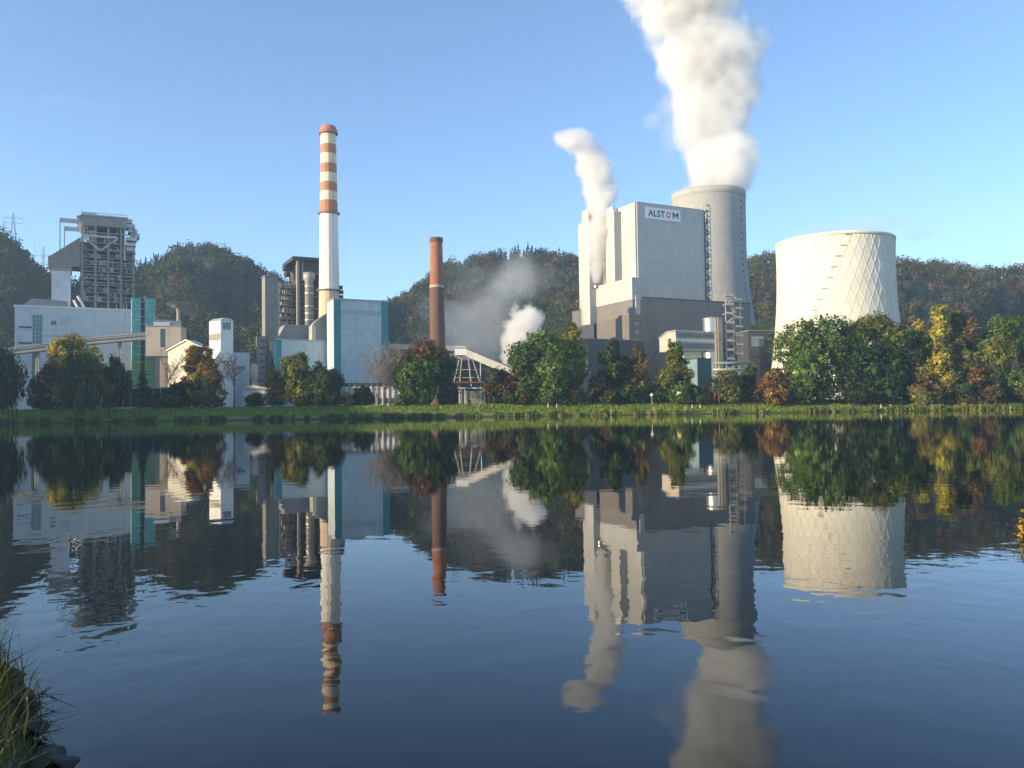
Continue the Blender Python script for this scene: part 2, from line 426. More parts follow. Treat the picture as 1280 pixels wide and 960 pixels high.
def tree(name, label, px, base, top, wpx, Y, pals, kind='round', cb=.14, stems=1, n=5200, leaf=.62, cat='tree', group=None, seed=0, fill=1.0, droop=False, dx=1.0, lean=0.0, toppal=None):
    rng = np.random.default_rng(seed + int(px * 7 + top * 13))
    p = at(px, base, Y); gz = float(ground_z(p.x, p.y)); p = Vector((p.x, p.y, max(gz, -.3)))
    T = Thing(name, label, cat, loc=p, rot=rng.uniform(0, 6.28), group=group)
    h = at(px, top, Y).z - p.z; w = wpx * Y / FOC * 1.2
    c0 = cb * h * .7
    b = MB(); limbs(b, h * .95, w, c0, rng, kind, stems); T.mb(b, 'trunk', M_BARK)
    # lobes: uneven masses hung along the limbs
    L = 22 if kind != 'bush' else 15
    tt = (np.arange(L) + rng.uniform(0, 1, L)) / L
    env = envelope(kind, tt); lr = w * rng.uniform(.13, .25, L) * (.55 + .45 * env)
    a = rng.uniform(0, 6.283, L) + np.arange(L) * 2.4; rad = np.maximum(env * w / 2 - lr * .75, 0) * np.sqrt(rng.uniform(.12, 1, L))
    LC = np.stack([rad * np.cos(a), rad * np.sin(a) * dx, c0 + tt * (h - c0) * .96], 1)
    LC[:, 2] = np.minimum(LC[:, 2], h - lr * .8); LC[:, 2] = np.maximum(LC[:, 2], c0 * .6 + lr * .7)
    # clumps on each lobe
    nc = int(n * 3.0 / 16); li = rng.choice(L, nc, p=lr ** 2 / (lr ** 2).sum())
    d = rng.normal(size=(nc, 3)); d /= np.linalg.norm(d, axis=1)[:, None]
    rr = rng.uniform(.45, 1.05, nc) ** .6
    CC = LC[li] + d * (lr[li] * rr)[:, None] * np.array([1, 1, .9])
    nl = 16; cr = rng.uniform(.35, .95, nc) * (.6 + w / 22)
    q = rng.normal(size=(nc, nl, 3)) * .5; OUT = np.repeat(d * .8 + (CC - [0, 0, c0 + (h - c0) * .45]) / (w * .5) * .5, nl, 0)
    if droop: q[..., 2] = q[..., 2] * 2.4 - .9; q[..., :2] *= .6
    P = (CC[:, None, :] + q * cr[:, None, None]).reshape(-1, 3)
    P[:, 2] = np.maximum(P[:, 2], .15)
    pal = PAL[pals[0]]
    tcl = tints(pal, nc, rng)
    if len(pals) > 1:
        m2 = (vnoise(LC[:, 0] * 3 + seed, LC[:, 2] * 3, 3) > .56)[li]; tcl[m2] = tints(PAL[pals[1]], int(m2.sum()), rng)
    if toppal:
        m3 = CC[:, 2] > h * rng.uniform(.62, .9, nc); tcl[m3] = tints(PAL[toppal], int(m3.sum()), rng)
    tint = np.clip(np.repeat(tcl, nl, 0) * np.exp(rng.normal(0, .16, (nc * nl, 1))), .006, .5)
    keep = rng.uniform(size=len(P)) < fill
    P = P[keep]; tint = tint[keep]; OUT = OUT[keep]
    o = leafmesh('crown', P, np.clip(rng.lognormal(-.12, .38, len(P)), .35, 2.1) * leaf * 1.35 * rng.uniform(.82, 1.2), tint, rng, M_LEAF, aspect=1.5 if droop else 1.15, droop=droop, up_bias=.25, out=None if droop else OUT)
    o.parent = T.e
    return T

def bare_tree(name, label, px, base, top, wpx, Y, bark, leaves=0, pal='brown', stems=1, seed=0, dens=1.0):
    rng = np.random.default_rng(seed + int(px * 3)); rr = random.Random(seed + int(px))
    p = at(px, base, Y); p = Vector((p.x, p.y, float(ground_z(p.x, p.y))))
    T = Thing(name, label, 'tree', loc=p, rot=0)
    h = at(px, top, Y).z - p.z; w = wpx * Y / FOC
    tb = MB(); tw = MB(); pts = []
    def grow(p0, d, L, r, lev):
        n = 4; P = [p0]; q = p0.copy(); dd = d.copy()
        for i in range(n):
            dd = (dd + Vector((rr.gauss(0, .16), rr.gauss(0, .16), rr.gauss(.06, .10)))).normalized(); q = q + dd * (L / n); P.append(q.copy())
        (tb if lev < 2 else tw).tube(P, [max(.045, r * (1 - .72 * i / n)) for i in range(n + 1)], 6 if lev < 2 else 3)
        if lev >= 4: pts.extend(P[2:]); return
        k = {0: 6, 1: 5, 2: 4, 3: 3}[lev]; k = max(2, int(k * dens + .5))
        for j in range(k):
            i = rr.randint(1 if lev else 2, n); a = rr.uniform(0, 6.28); s_ = rr.uniform(.45, .95)
            side = Vector((math.cos(a) * w / h * 1.9, math.sin(a) * w / h * 1.9, rr.uniform(.2, .9)))
            grow(P[i], (dd * .55 + side * s_).normalized(), L * rr.uniform(.5, .72), r * .5, lev + 1)
    for s_ in range(stems):
        o = Vector((rr.uniform(-.2, .2) * (stems - 1) * w * .5, rr.uniform(-.2, .2) * (stems - 1) * w * .5, -.4))
        grow(o, Vector((rr.gauss(0, .05), rr.gauss(0, .05), 1)).normalized(), h * .56, max(.2, h * .014), 0)
    # bring the crown to the height measured
    zs = max(v[2] for v in tw.v); k = h / zs
    for bb in (tb, tw): bb.v = [(x * min(1.2, k), y * min(1.2, k), z * k if z > 0 else z) for x, y, z in bb.v]
    T.mb(tb, 'trunk', bark); T.mb(tw, 'twigs', bark)
    if leaves:
        C = np.array([tuple(q) for q in pts]) * [min(1.2, k), min(1.2, k), k]; C = C[rng.integers(0, len(C), leaves)] + rng.normal(0, .3, (leaves, 3))
        o = leafmesh('leaves', C, rng.uniform(.25, .6, leaves), tints(PAL[pal], leaves, rng), rng, M_LEAF); o.parent = T.e
    return T

def conifer(name, label, px, base, top, wpx, Y, pals, seed=0, fill=1.0):
    rng = np.random.default_rng(seed + int(px * 11))
    p = at(px, base, Y); p = Vector((p.x, p.y, float(ground_z(p.x, p.y))))
    T = Thing(name, label, 'tree', loc=p, rot=0)
    h = at(px, top, Y).z - p.z; w = wpx * Y / FOC
    b = MB(); b.tube([(0, 0, -.4), (0, 0, h * .5), (0, 0, h)], [h * .016, h * .010, .03], 7)
    C = []; lev = int(h / .8)
    for i in range(lev):
        t = (i + .5) / lev; z = h * (.08 + .92 * t); R = w / 2 * (1 - t) ** .85 + .15
        for k in range(6):
            a = rng.uniform(0, 6.28); RR = R * rng.uniform(.55, 1.1)
            b.tube([(0, 0, z), (math.cos(a) * RR * .9, math.sin(a) * RR * .9, z - RR * .22)], [.06, .02], 3)
            m_ = int(10 + 22 * RR / 3); s = rng.uniform(.15, 1.05, m_) * RR
            q = np.stack([np.cos(a) * s, np.sin(a) * s, z - s * .22], 1) + rng.normal(0, .16, (m_, 3)); q[:, :2] += rng.normal(0, .12, (m_, 2)) * s[:, None]
            C.append(q)
    C = np.concatenate(C); C = C[rng.uniform(size=len(C)) < fill]
    T.mb(b, 'trunk', M_BARK)
    tn = tints(PAL[pals[0]], len(C), rng)
    if len(pals) > 1: k = rng.uniform(size=len(C)) < .35; tn[k] = tints(PAL[pals[1]], int(k.sum()), rng)
    o = leafmesh('crown', C, rng.uniform(.35, .75, len(C)), tn, rng, M_LEAF, aspect=1.5); o.parent = T.e
    return T

# ------------------------------------------------------------------ woods on the hills (one mass)
def forest():
    rng = np.random.default_rng(3)
    n = 9500
    px = rng.uniform(-260, 1520, n); s = rng.uniform(0.02, 1.0, n) ** .8 * 1.06
    x, y, z = hill(px, s)
    # forest stands: conifers dark, mixed broadleaves turning
    st = fbm(x / 70, y / 70, 3, 21); st2 = fbm(x / 25 + 7, y / 25, 2, 33)
    con = (st + rng.normal(0, .06, n)) < np.where(px < 560, .43, .33)
    bare = (np.abs(px - 262 + (s - .5) * 50) < 5) & (s < .93) & (s > .3)       # power-line clearing
    x, y, z, px, s, st2, con = [q[~bare] for q in (x, y, z, px, s, st2, con)]
    n = len(x)
    H = (9 + 11 * rng.uniform(0, 1, n) ** 1.6) * np.where(con, 1.02, 1.0); Wd = np.where(con, H * .36, H * rng.uniform(.62, .9, n))
    per = 62
    Cs = []; Ts = []; Ss = []
    cols = np.zeros((n, 3))
    pal_d = np.array([(.052, .066, .020), (.068, .074, .022), (.082, .072, .024), (.105, .070, .026), (.125, .070, .026), (.10, .052, .026), (.045, .060, .020)])
    aut = np.clip(.50 + 1.1 * (st2 - .45) + rng.normal(0, .2, n) + np.where(px > 930, .1, 0) + np.where(px > 640, .05, 0), 0, .999)
    idx = (np.array([6, 0, 0, 1, 1, 2, 3, 4, 5])[(aut * 9).astype(int)])
    cols = pal_d[idx]; cols[con] = np.array([.022, .036, .020]) * np.exp(rng.normal(0, .2, (int(con.sum()), 1)))
    cols = cols * np.exp(rng.normal(0, .36, (n, 1))) * 1.0
    d = rng.normal(size=(n, per, 3)); d /= np.linalg.norm(d, axis=2)[..., None]
    r = rng.uniform(.55, 1.02, (n, per, 1))
    # broadleaf: lumpy ellipsoid ; conifer: cone
    lump = 1 + .28 * np.sin(d[..., :1] * 4 + rng.uniform(0, 6, (n, 1, 1))) * np.sin(d[..., 2:] * 4 + rng.uniform(0, 6, (n, 1, 1)))
    P = d * r * lump * np.stack([Wd / 2, Wd / 2, H * .42], 1)[:, None, :]; P[..., 2] += (H * .58)[:, None]
    t = rng.uniform(0, 1, (n, per)) ** 1.2; a = rng.uniform(0, 6.283, (n, per)); rad = (1 - t) * Wd[:, None] / 2 * rng.uniform(.6, 1.1, (n, per))
    Pc = np.stack([rad * np.cos(a), rad * np.sin(a), H[:, None] * (.12 + .9 * t)], -1)
    P = np.where(con[:, None, None], Pc, P)
    P += np.stack([x, y, z - .5], 1)[:, None, :]
    S = rng.uniform(1.3, 2.5, (n, per)) * np.where(con, .8, 1.0)[:, None]
    tint = np.repeat(cols, per, 0) * np.exp(rng.normal(0, .12, (n * per, 1)))
    o = leafmesh('hill_forest', P.reshape(-1, 3), S.ravel(), np.clip(tint, .006, .4), rng, M_FAR, up_bias=.2, out=d.reshape(-1, 3))
    tag(o, 'mixed autumn woodland of dark conifers and rusty broadleaves covering the hills', 'forest', kind='stuff')
forest()

# ------------------------------------------------------------------ trees on the dike, left to right
YT = 376
tree('willow_tree', 'grey-green willow with several dark stems at the waterline, by the photo\'s left border', 12, 532, 438, 62, 332, ['willow', 'shade'], 'round', .46, 4, 3600, .5, droop=True, fill=.85)
tree('bush', 'dark bush with a reddish top between the leftmost willow and the golden tree', 62, 512, 455, 40, 364, ['shade', 'red'], 'bush', .02, 3, 3600, .5, cat='bush', toppal='red')
tree('broadleaf_tree', 'golden yellow tree in front of the long white hall under the conveyor', 88, 508, 419, 58, 378, ['gold', 'yellow'], 'round', .12, 2, 6000, .6)
tree('broadleaf_tree', 'small yellow-green tree touching the right side of the golden tree', 116, 508, 430, 36, 374, ['yellow', 'olive'], 'column', .14, 1, 3000, .55)
tree('willow_tree', 'broad dark olive willow on several stems standing in the water before the golden tree', 104, 532, 441, 62, 334, ['willow', 'olive'], 'round', .44, 4, 3800, .5, droop=True, fill=.85)
tree('willow_tree', 'dark narrow willow just left of the green stair tower\'s foot', 142, 527, 446, 40, 342, ['shade', 'willow'], 'column', .46, 2, 2800, .5, droop=True, fill=.85)
conifer('conifer_tree', 'small dark spruce at the foot of the green stair tower', 178, 508, 458, 30, 372, ['dark', 'shade'])
bare_tree('bare_tree', 'thin brown almost leafless tree before the concrete transfer house', 208, 509, 428, 34, 374, M_BARKPALE, 260, 'brown')
tree('broadleaf_tree', 'orange-brown tree in front of the cream gabled building', 246, 507, 433, 48, 376, ['orange', 'brown'], 'round', .16, 1, 4600, .6, toppal='orange')
tree('broadleaf_tree', 'yellow-green leafy sapling growing under the orange-brown tree', 243, 509, 468, 22, 370, ['olive', 'yellow'], 'bush', .1, 1, 1400, .5)
tree('bush', 'low dark bush before the cream gabled building\'s left corner', 218, 511, 480, 36, 368, ['shade', 'dark'], 'bush', .0, 3, 2200, .5, cat='bush')
tree('bush', 'low dark bush between the orange-brown tree and the white square tower', 266, 511, 466, 40, 368, ['shade', 'brown'], 'bush', .0, 3, 2600, .5, cat='bush')
bare_tree('bare_tree', 'dark leafless tree in front of the grey box beside the white square tower', 293, 511, 438, 42, 371, M_BARK, 120, 'brown', seed=4)
conifer('conifer_tree', 'dark rusty spruce beside the left corner of the low teal-edged hall', 340, 508, 446, 34, 374, ['shade', 'red'], seed=2, fill=.8)
tree('broadleaf_tree', 'yellow-green tree in front of the low teal-edged hall', 371, 508, 442, 54, 377, ['olive', 'yellow'], 'round', .08, 2, 5600, .6)
tree('broadleaf_tree', 'olive tree half hidden between the yellow-green tree and the dark round one', 397, 507, 452, 30, 380, ['olive', 'brown'], 'round', .1, 1, 2400, .6)
tree('broadleaf_tree', 'dark round tree at the foot of the tall teal-edged building\'s left corner', 411, 509, 462, 42, 373, ['shade', 'dark'], 'round', .1, 3, 4200, .5)
tree('bush', 'dim brown bush under the pale leafless tree', 455, 507, 483, 30, 378, ['shade', 'brown'], 'bush', .0, 3, 1600, .5, cat='bush')
bare_tree('bare_tree', 'large pale pinkish tree that has lost its leaves before the tall teal-edged building', 478, 507, 421, 60, 377, M_BARKPALE, 420, 'brown', 2, seed=9, dens=1.1)
tree('broadleaf_tree', 'big round green tree with a rusty top below the brick chimney', 534, 507, 427, 72, 377, ['green', 'dark'], 'round', .05, 1, 8600, .62, toppal='red')
tree('broadleaf_tree', 'small dark purple-brown tree under the low end of the conveyor gallery', 625, 506, 461, 40, 376, ['shade', 'red'], 'round', .06, 2, 3800, .5)
tree('broadleaf_tree', 'yellow-leaved tree rising behind the widest green tree, left of the power block', 711, 504, 404, 44, 392, ['yellow', 'olive'], 'round', .2, 1, 3400, .62)
tree('broadleaf_tree', 'widest green tree right of the ground-level steam, with yellowing sides', 685, 505, 415, 84, 377, ['green', 'dark'], 'round', .03, 1, 9600, .62)
tree('broadleaf_tree', 'dark red-brown low tree against the left side of the widest green tree', 654, 506, 450, 28, 374, ['red', 'shade'], 'bush', .03, 2, 2200, .5)
tree('bush', 'small yellow-brown bush at the right foot of the widest green tree', 722, 504, 484, 24, 375, ['gold', 'brown'], 'bush', .0, 2, 1100, .5, cat='bush')
tree('broadleaf_tree', 'dark green columnar tree in front of the power block\'s dark base', 767, 504, 424, 42, 378, ['dark', 'shade'], 'column', .04, 1, 5600, .58)
tree('bush', 'dark bush with brownish top at the foot of the dark columnar tree', 752, 505, 470, 40, 374, ['shade', 'brown'], 'bush', .0, 3, 2600, .5, cat='bush')
tree('broadleaf_tree', 'slim sparse olive-brown tree between the dark columnar and the yellow-green cone tree', 799, 504, 426, 30, 378, ['brown', 'olive'], 'column', .1, 2, 2600, .55, fill=.85)
tree('broadleaf_tree', 'yellow-green cone-shaped tree before the beige bridge house', 845, 503, 427, 52, 377, ['olive', 'green'], 'cone', .04, 1, 6400, .58)
tree('bush', 'pale olive rounded willow bush behind the rusty posts', 910, 502, 464, 50, 378, ['olive', 'willow'], 'bush', .0, 3, 4000, .5, cat='bush')
tree('bush', 'dark bush between the pale olive bush and the orange one', 943, 502, 456, 36, 380, ['shade', 'dark'], 'bush', .0, 3, 2600, .5, cat='bush')
tree('bush', 'bright orange bush at the left foot of the trees by the white cooling tower', 968, 502, 462, 52, 375, ['orange', 'red'], 'bush', .0, 3, 4200, .5, cat='bush')
tree('broadleaf_tree', 'large dark green tree covering the lower left of the white cooling tower', 1022, 501, 397, 104, 378, ['green', 'dark'], 'round', .02, 1, 11000, .62)
tree('broadleaf_tree', 'large dark green tree covering the lower right of the white cooling tower', 1096, 501, 392, 84, 379, ['dark', 'green'], 'round', .02, 1, 9600, .62, toppal='olive')
tree('broadleaf_tree', 'near-black green tree between the large tree at the white tower and the yellow one', 1133, 500, 404, 54, 384, ['shade', 'dark'], 'round', .02, 1, 5600, .62)
tree('broadleaf_tree', 'bright yellow tree, the yellowest one right of the white cooling tower', 1177, 500, 381, 52, 379, ['yellow', 'olive'], 'cone', .06, 1, 7000, .6, toppal='yellow')
tree('broadleaf_tree', 'small yellow side tree at the left of the brightest yellow tree', 1151, 500, 396, 30, 382, ['yellow', 'olive'], 'column', .2, 1, 2600, .6)
tree('broadleaf_tree', 'olive tree with visible pale limbs just right of the brightest yellow tree', 1206, 500, 386, 50, 383, ['olive', 'brown'], 'round', .1, 2, 5200, .6)
tree('bush', 'brown-green bush below the yellow trees', 1158, 501, 464, 44, 374, ['brown', 'olive'], 'bush', .0, 3, 2800, .5, cat='bush')
tree('bush', 'dull red bush between the olive tree and the pale green tree', 1226, 500, 456, 42, 374, ['red', 'brown'], 'bush', .0, 3, 3000, .5, cat='bush')
tree('bush', 'dull green bush left of the dull red bush', 1194, 501, 462, 40, 373, ['olive', 'dark'], 'bush', .0, 3, 2800, .5, cat='bush')
tree('broadleaf_tree', 'pale green full tree by the photo\'s right border', 1262, 499, 394, 74, 377, ['olive', 'green'], 'round', .02, 1, 9200, .62)
tree('broadleaf_tree', 'dark green tree cut by the photo\'s right border', 1312, 499, 400, 64, 385, ['dark', 'green'], 'round', .02, 1, 5200, .62)

# low growth filling the foot of the tree line
LOW = [(84, 486, 24, 'dark bush under the golden tree\'s trunk', 'brown'),
       (196, 493, 20, 'low brown bush under the thin leafless tree by the concrete leg', 'brown'), (318, 492, 24, 'dark low bush before the low white shed', 'shade'), (434, 492, 20, 'brown low bush at the white hall\'s left end', 'brown'),
       (505, 484, 26, 'dim olive bush left of the round rusty-topped tree', 'olive'), (563, 488, 26, 'dark bush right of the round rusty-topped tree', 'shade'), (648, 486, 26, 'dark bush right of the small purple-brown tree', 'shade'),
       (785, 480, 26, 'dark bush between columnar and slim olive-brown tree', 'shade'), (822, 478, 24, 'dark bush left of the yellow-green cone tree', 'shade'), (872, 482, 22, 'dark bush touching the yellow-green cone tree\'s right side', 'dark'),
       (1060, 448, 58, 'dark tall bush filling the gap between the two large dark green trees', 'shade'), (1000, 470, 34, 'dark bush between orange bush and the large dark green tree', 'dark'), (1245, 466, 30, 'dark bush left of the pale green full tree', 'shade'), (1290, 462, 34, 'dark bush below the tree cut by the right border', 'shade')]
for i, (px, top, wd, lb, pl) in enumerate(LOW):
    tree('bush', lb, px, 512 if px < 330 else (507 if px < 660 else 502), top, wd, 372 + (i % 3) * 2, [pl, 'dark'], 'bush', .0, 2, int(60 * wd), .5, cat='bush', seed=50)
# ------------------------------------------------------------------ the power station
WHITE = mat('white_cladding', (.62, .64, .66), .55, sx=3.0, sz=9.0, seam=.82, var=.3, streak=.4)
CREAM = mat('cream_render', (.72, .66, .52), .8, var=.3, streak=.35)
PALEBLUE = mat('pale_blue_cladding', (.52, .60, .62), .5, sx=2.4, sz=7.0, seam=.82, var=.28, streak=.35)
TEAL = mat('teal_cladding', (.035, .26, .28), .45, sx=1.6, sz=4.5, seam=.7, var=.3)
TEALG = mat('teal_mesh_panel', (.06, .36, .33), .5, sx=1.9, sz=2.6, seam=.6, var=.7, streak=.4, dirt=(.35, .55, .50))
GREENP = mat('green_mesh_panel', (.10, .28, .16), .5, sx=1.9, sz=2.6, seam=.6, var=.7, streak=.5, dirt=(.22, .36, .22))
CONC = mat('weathered_concrete', (.36, .32, .27), .9, sx=0, sz=3.0, seam=.85, var=.5, streak=.6)
CONCG = mat('grey_concrete', (.27, .25, .225), .9, sz=4.0, seam=.85, var=.4, streak=.5)
BEIGE = mat('beige_concrete', (.50, .43, .35), .88, sz=5.0, seam=.85, var=.4, streak=.5)
STEEL = mat('painted_steel', (.27, .265, .245), .6, metal=.0, var=.5, streak=.4, dirt=(.14, .08, .05))
STEELD = mat('dark_steel', (.055, .055, .058), .6, var=.5, streak=.4)
GALV = mat('galvanised_steel', (.46, .47, .46), .45, metal=.3, var=.35, streak=.3)
SILVER = mat('aluminium_jacket', (.55, .54, .51), .38, metal=.8, var=.15, streak=.15, sz=3.0, seam=.8)
SLATE = mat('slate_cladding', (.195, .176, .168), .5, sx=6.0, sz=0, seam=.88, var=.22, streak=.2)
SLATED = mat('dark_blue_grey_cladding', (.065, .070, .082), .5, sx=4.0, seam=.88, var=.25)
BOILERW = mat('boiler_house_cladding', (.46, .465, .45), .5, sx=6.5, sz=13.0, seam=.8, var=.2, streak=.25)
ROOFG = mat('grey_roofing', (.22, .22, .22), .8, var=.4)
WINDOW = glassmat('window_glass')
WINTEAL = glassmat('teal_glazing', (.06, .12, .13))
WHITEP = mat('white_paint', (.78, .77, .74), .6, var=.15, streak=.25)
RED = mat('red_band_paint', (.45, .19, .10), .7, var=.3, streak=.3)
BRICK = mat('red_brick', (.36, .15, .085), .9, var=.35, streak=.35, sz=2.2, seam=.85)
BRICKD = mat('dark_brick', (.165, .088, .066), .9, var=.4, streak=.4, sz=2.2, seam=.85)  # darker brick tone for the lower shaft and the crown
GREYC = mat('grey_shell_concrete', (.36, .36, .345), .85, sz=6.5, seam=.88, var=.25, streak=.3)
WHITEC = mat('white_shell_concrete', (.74, .71, .61), .85, var=.2, streak=.38, sz=4.2, seam=.93)
BLUEL = mat('light_blue_cladding', (.19, .28, .31), .5, sx=2.5, var=.25)
BLUED = mat('petrol_blue_cladding', (.03, .105, .135), .45, sx=2.5, var=.25)
RUST = mat('rusty_steel', (.20, .075, .042), .9, var=.6, streak=.5)
DARK = mat('dark_opening', (.02, .02, .022), .9, var=.2)

def grille(b, x0, x1, y, z0, z1, nx, nz, w=.25, d=.12):
    for i in range(nx + 1): x = x0 + (x1 - x0) * i / nx; b.box(x - w / 2, x + w / 2, y - d, y, z0, z1)
    for j in range(nz + 1): z = z0 + (z1 - z0) * j / nz; b.box(x0, x1, y - d - .003, y - .003, z - w / 2, z + w / 2)

def window(T, px0, px1, pt, pb, y, mt=None, name='window', nx=0, nz=0, frame=None, side=None):
    x0, zt = T.xz(px0, pt, y); x1, zb = T.xz(px1, pb, y)
    b = MB(); b.box(x0, x1, y - .12, y + .3, zb, zt); o = b.build(name, mt or WINDOW, T.e)
    f = MB(); w = .22
    f.box(x0 - w, x0, y - .22, y + .1, zb - w, zt + w); f.box(x1, x1 + w, y - .22, y + .1, zb - w, zt + w)
    f.box(x0, x1, y - .22, y + .1, zt, zt + w); f.box(x0, x1, y - .22, y + .1, zb - w, zb)
    for i in range(1, nx): x = x0 + (x1 - x0) * i / nx; f.box(x - .1, x + .1, y - .2, y, zb, zt)
    for i in range(1, nz): z = zb + (zt - zb) * i / nz; f.box(x0, x1, y - .203, y - .003, z - .1, z + .1)
    f.build('frame', frame or GALV, o)
    return o

# --- 1 long white turbine hall
T = Thing('turbine_hall', 'long white flat-roofed hall below the open boiler frame, crossed by the conveyor', 'building', 18, 452)
x0, x1, zb, zt, _ = T.box('wall', WHITE, 18, 168, 386, 46)
b = MB(); b.box(x0 - .4, x1 + .4, -.4, 46.4, zt, zt + .9); T.mb(b, 'parapet', WHITEP)
window(T, 41, 52.5, 393.5, 430, 0, WINTEAL, nx=3, nz=7)
window(T, 64, 70, 401, 406, 0, nx=2)
b = MB(); xa, za = T.xz(75, 395); xb, zc = T.xz(88, 407); b.box(xa, xb, -.1, .3, zc, za); T.mb(b, 'louvre_panel', GALV)
b = MB()
for py in (408.5, 428.5):
    xa, z_ = T.xz(23, py); xb, _ = T.xz(40, py); b.box(xa, xb, -.6, .2, z_ - .35, z_ + .35)
T.mb(b, 'canopy', STEELD)
b = MB(); _, z_ = T.xz(100, 421); b.box(x0 + 13, x1, -.09, .2, z_ - .2, z_ + .2); T.mb(b, 'trim', STEEL)
b = MB()
for i in range(5): xx = x0 + 13 + i * 9.5; b.box(xx, xx + 6.5, -.15, .3, 3, 6.2)
T.mb(b, 'loading_doors', STEELD)
# roof sheds
b = MB(); xa, za = T.xz(29, 381, 12); xb, zc = T.xz(44, 373, 12); xc, _ = T.xz(84, 372, 12)
b.prism_y([(xa, zt + .9), (xc, zt + .9), (xc, zc - .8), (xb + 4, zc), (xb - 2, zc), (xa, za)], 12, 30); T.mb(b, 'roof_shed', ROOFG)

# --- 2 open steel boiler frame
def lattice(T, x0, x1, y0, y1, z0, z1, nx, ny, levels, rng, core=True, mc=STEEL, mcore=STEELD, cw=1.3, deckw=.45):
    xs_ = [x0 + (x1 - x0) * i / nx for i in range(nx + 1)]; ys_ = [y0 + (y1 - y0) * i / ny for i in range(ny + 1)]
    for i, x in enumerate(xs_):
        for j, y in enumerate(ys_):
            if 0 < i < nx and 0 < j < ny: continue
            b = MB(); b.box(x - cw / 2, x + cw / 2, y - cw / 2, y + cw / 2, z0, z1); T.mb(b, 'column', mc)
    for z in levels:
        b = MB(); e = 1.2
        b.box(x0 - e, x1 + e, y0 - e, y1 + e, z - deckw / 2, z + deckw / 2)
        for yy in (y0 - e, y1 + e):                     # handrails
            b.box(x0 - e, x1 + e, yy - .06, yy + .06, z + 1.15, z + 1.3)
            for k in range(13): xx = x0 - e + (x1 - x0 + 2 * e) * k / 12; b.box(xx - .05, xx + .05, yy - .05, yy + .05, z, z + 1.2)
        T.mb(b, 'deck', mc)
    br = MB(); pipes = MB(); lv = [z0] + list(levels) + [z1]
    for k in range(len(lv) - 1):
        for i in range(nx):
            if rng.random() < .28:
                a, c = (lv[k], lv[k + 1]) if rng.random() < .5 else (lv[k + 1], lv[k]); br = MB(); br.bar((xs_[i], y0 - .2, a), (xs_[i + 1], y0 - .2, c), .45); T.mb(br, 'brace', mc)
        for q in range(7):                              # plant between the floors
            x = rng.uniform(x0, x1 - 3); w = rng.uniform(.6, 3.0); h = rng.uniform(.3, .9) * (lv[k + 1] - lv[k] - .6); y = rng.uniform(y0 + .3, y0 + 4)
            if rng.random() < .5: pipes.box(x, x + w, y, y + 2, lv[k] + deckw, lv[k] + deckw + h)
            else: pipes.tube([(x, y, lv[k] + .3), (x, y, lv[k + 1] - .3)], rng.uniform(.15, .5), 6)
        z = lv[k] + rng.uniform(.4, .8) * (lv[k + 1] - lv[k]); pipes.tube([(x0 + 1, y0 + 1, z), (x1 - 1, y0 + 1, z)], rng.uniform(.15, .4), 6)
    T.mb(pipes, 'pipework', GALV)
    if core:
        b = MB(); b.box(x0 + (x1 - x0) * .12, x1 - (x1 - x0) * .16, y0 + 5, y1 - 3, z0 + 8, z0 + (z1 - z0) * .97); T.mb(b, 'boiler_casing', mcore)

rng = random.Random(5)
T = Thing('open_boiler', 'tall open steel boiler frame with many decks behind the long white hall', 'building', 103, 512)
xa, _ = T.xz(103, 330); xb, _ = T.xz(167, 330)
D = 34
LV = [T.z(p, 20, 0) for p in (378, 367, 357.5, 350.5, 341.5, 333, 324, 315, 306)]
zt = T.z(282, 20, 0)
lattice(T, xa, xb, 0, D, 0, zt, 4, 3, LV, rng)
b = MB(); xm, _ = T.xz(147, 300); b.bar((xa, -.5, T.z(297, 10)), ((xa + xm) / 2, -.5, T.z(314, 10)), 1.0); b.bar((xm, -.5, T.z(297, 10)), ((xa + xm) / 2, -.5, T.z(314, 10)), 1.0)
b.bar((xa, -.5, T.z(296, 10)), (xm, -.5, T.z(296, 10)), 1.4); T.mb(b, 'brace', GALV)
xp0, _ = T.xz(96, 280); xp1, zp1 = T.xz(158, 276)
b = MB(); zr = T.z(273.5, 20); b.prism_y([(xp0, zr - 2), (xa + 1, zr - 6.0), (xp1, zr - 6.0), (xp1, zr), (xp0 + 6, zr), (xp0, zr - .5)], -2.0, D + 1); T.mb(b, 'penthouse', STEEL)
b = MB()
b.box(xp0 + 2, xp1 + 1, -3, D + 2, zr, zr + .7)
for k in range(11): xx = xp0 + 3 + (xp1 - xp0 - 4) * k / 10; b.box(xx - .1, xx + .1, -2.8, -2.6, zr, zr + 2.0)
b.box(xp0 + 2, xp1, -2.85, -2.55, zr + 1.7, zr + 2.0); b.box(xp0 + 3, xp0 + 11, 2, 9, zr, zr + 2.6); T.mb(b, 'roof_deck', GALV)
b = MB()
for i in range(4):
    x_, z_ = T.xz(160 + i * 3, 276 + i * 6); b.box(x_ - 2.5, x_ + 2.6, 0, 10, z_ - 1.4, z_ + 1.0)
x_, _ = T.xz(158, 300)
for k, p in enumerate((301, 308, 314)): b.box(x_, x_ + 6 - k, -2, 6, T.z(p, x_), T.z(p, x_) + 2.2)
b.tube([(x_ - 1, -1, T.z(326, x_)), (x_ - 1, -1, T.z(272, x_))], .5, 8); T.mb(b, 'steam_drum_gear', GALV)
